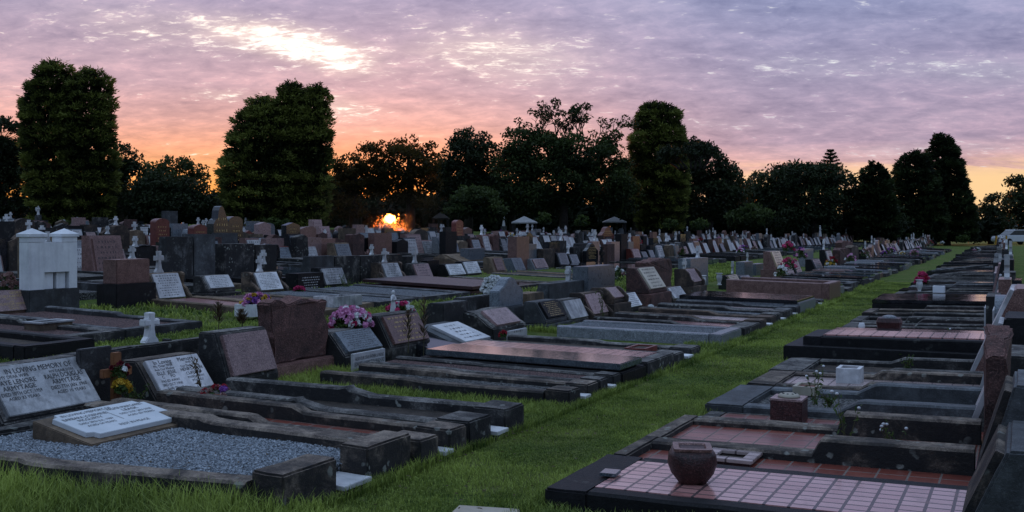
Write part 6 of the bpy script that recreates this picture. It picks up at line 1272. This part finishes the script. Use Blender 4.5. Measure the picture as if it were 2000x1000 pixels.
# openings where the bright upper sky shows
open_ = M('ADD', M('MULTIPLY', gauss(-12.6, 10.3, 3.4, 0.95, -0.12), 1.05), M('MULTIPLY', gauss(-9.4, 9.3, 2.4, 0.85, -0.15), 0.62))
open_ = M('ADD', open_, M('MULTIPLY', gauss(-19.0, 10.4, 5, 1.3), 0.45)); open_ = M('ADD', open_, M('MULTIPLY', gauss(-0.5, 9.7, 5.5, 1.7, -0.12), 0.62))
open_ = M('ADD', open_, M('MULTIPLY', gauss(-15.8, 7.3, 2.2, 0.42), 0.55)); open_ = M('ADD', open_, M('MULTIPLY', gauss(-9.6, 6.8, 2.2, 0.7, -0.1), 0.62))
open_ = M('ADD', open_, M('MULTIPLY', gauss(24, 8.2, 5.0, 0.8, -0.1), 0.42)); open_ = M('ADD', open_, M('MULTIPLY', gauss(15.5, 8.8, 4.0, 0.9), 0.38)); open_ = M('ADD', open_, M('MULTIPLY', gauss(11, 5.9, 7, 0.5), 0.26)); open_ = M('ADD', open_, M('MULTIPLY', gauss(22, 4.2, 5, 0.5), 0.40)); open_ = M('ADD', open_, M('MULTIPLY', gauss(18, 12.4, 14, 1.0), 0.12))
soft = M('MULTIPLY', t.step(M('ADD', open_, M('MULTIPLY', M('SUBTRACT', big, 0.5), 1.2)), 0.0, 1.15), M('ADD', 0.35, M('MULTIPLY', fine, 0.9)), clamp=True)
col_ = t.mix(M('MULTIPLY', soft, 1.0), col_, t.mix(a_mix, (0.98, 0.78, 0.70), (0.55, 0.56, 0.68)))
nn = M('ADD', M('MULTIPLY', M('SUBTRACT', fine, 0.5), 1.0), M('MULTIPLY_ADD', M('SUBTRACT', rip, 0.5), 0.95, 0.5))
mask = t.step(M('ADD', nn, M('MULTIPLY', open_, 0.36)), 0.66, 0.98)
bright = t.mix(a_mix, (1.25, 1.12, 1.0), (0.80, 0.82, 0.86)); bright = t.mix(t.step(gauss(-11.5, 9.8, 6, 1.6), 0.3, 0.9), bright, (1.35, 1.28, 1.18))
col_ = t.mix(mask, col_, bright)
# away from the picture the dome turns to plain dusk blue
side = t.step(M('ABSOLUTE', az), 38.0, 100.0); col_ = t.mix(side, col_, t.ramp(E, [(0, c3(120,128,152)), (0.3, c3(112,130,165)), (1, c3(140,170,212))]))
col_ = t.mix(t.step(el, 20.0, 42.0), col_, c3(158, 180, 214, 1.3))
# glow round the sun
vs_ = (math.sin(SUN_AZ)*math.cos(SUN_EL), math.cos(SUN_AZ)*math.cos(SUN_EL), math.sin(SUN_EL))
ang = M('MULTIPLY', M('ARCCOSINE', M('MINIMUM', t.vmath('DOT_PRODUCT', D, vs_), 1.0)), 57.2958)
def halo(a, k): return M('MULTIPLY', M('EXPONENT', M('MULTIPLY', M('POWER', M('DIVIDE', ang, a), 2.0), -1.0)), k)
def scaled(v, c): 
    m_ = t.n.new('ShaderNodeVectorMath'); m_.operation = 'SCALE'; m_.inputs[0].default_value = c; t.put(m_.inputs['Scale'], v); return m_.outputs[0]
glow = t.vmath('ADD', scaled(halo(0.25, 22.0), (1.0, 0.45, 0.10)), t.vmath('ADD', scaled(halo(0.9, 2.6), (1.0, 0.17, 0.01)), scaled(halo(3.0, 0.8), (1.0, 0.16, 0.01))))
col_ = t.vmath('ADD', col_, glow)
# physical twilight sky adds its blue from above
sky = t.n.new('ShaderNodeTexSky'); sky.sky_type = 'NISHITA'; sky.sun_disc = False; sky.sun_elevation = SUN_EL; sky.sun_rotation = SUN_AZ
skv = t.n.new('ShaderNodeVectorMath'); skv.operation = 'SCALE'; t.put(skv.inputs[0], sky.outputs[0]); skv.inputs['Scale'].default_value = 0.02
col_ = t.vmath('ADD', col_, skv.outputs[0])
below = t.step(Z, -0.03, -0.005); colf = t.mix(below, (0.02, 0.025, 0.02), col_)
t.put(bg.inputs[0], colf); bg.inputs[1].default_value = 1.0
sl = bpy.data.lights.new('sun', 'SUN'); sl.energy = 3.0; sl.angle = math.radians(0.6); sl.color = (1.0, 0.42, 0.16); so = bpy.data.objects.new('sun', sl); col.objects.link(so)
so.rotation_euler = Vector((vs_[0], vs_[1], math.sin(math.radians(1.2)))).to_track_quat('Z', 'Y').to_euler()
cam = bpy.data.cameras.new('camera'); co = bpy.data.objects.new('camera', cam); col.objects.link(co); sc.camera = co
co.location = (0, 0, H); co.rotation_euler = (math.pi/2, 0, 0); cam.sensor_width = 36; cam.lens = 36*F/2000; cam.shift_y = -(500-HY)/2000; cam.clip_end = 6000; cam.clip_start = 0.05
sc.view_settings.view_transform = 'Standard'; sc.view_settings.look = 'None'; sc.view_settings.exposure = 0; sc.view_settings.gamma = 1
sc.cycles.max_bounces = 5; sc.cycles.diffuse_bounces = 3; sc.cycles.glossy_bounces = 3; sc.cycles.transmission_bounces = 3; sc.cycles.transparent_max_bounces = 4
# box of added haze, put in for the lens glow round the low sun
sc.cycles.max_bounces = 5; sc.cycles.diffuse_bounces = 3; sc.cycles.glossy_bounces = 3; sc.cycles.transmission_bounces = 3; sc.cycles.transparent_max_bounces = 4
hz = bpy.data.materials.new('glow_haze'); hz.use_nodes = True; tt = NT(hz.node_tree); tt.n.clear(); o_ = tt.n.new('ShaderNodeOutputMaterial'); vsn = tt.n.new('ShaderNodeVolumeScatter'); tt.l.new(vsn.outputs[0], o_.inputs['Volume'])
vsn.inputs['Density'].default_value = 0.0035; vsn.inputs['Anisotropy'].default_value = 0.9; vsn.inputs['Color'].default_value = (1, .75, .5, 1); MATS['glow_haze'] = hz
tag(link('glow_haze_box', MB().box(-8.9, -3.3, 44, 58, 0.9, 3.2).mesh('glow_haze_box', 'glow_haze')), kind='structure')
sl.energy = 3.0; sl.color = (1.0, 0.27, 0.06)
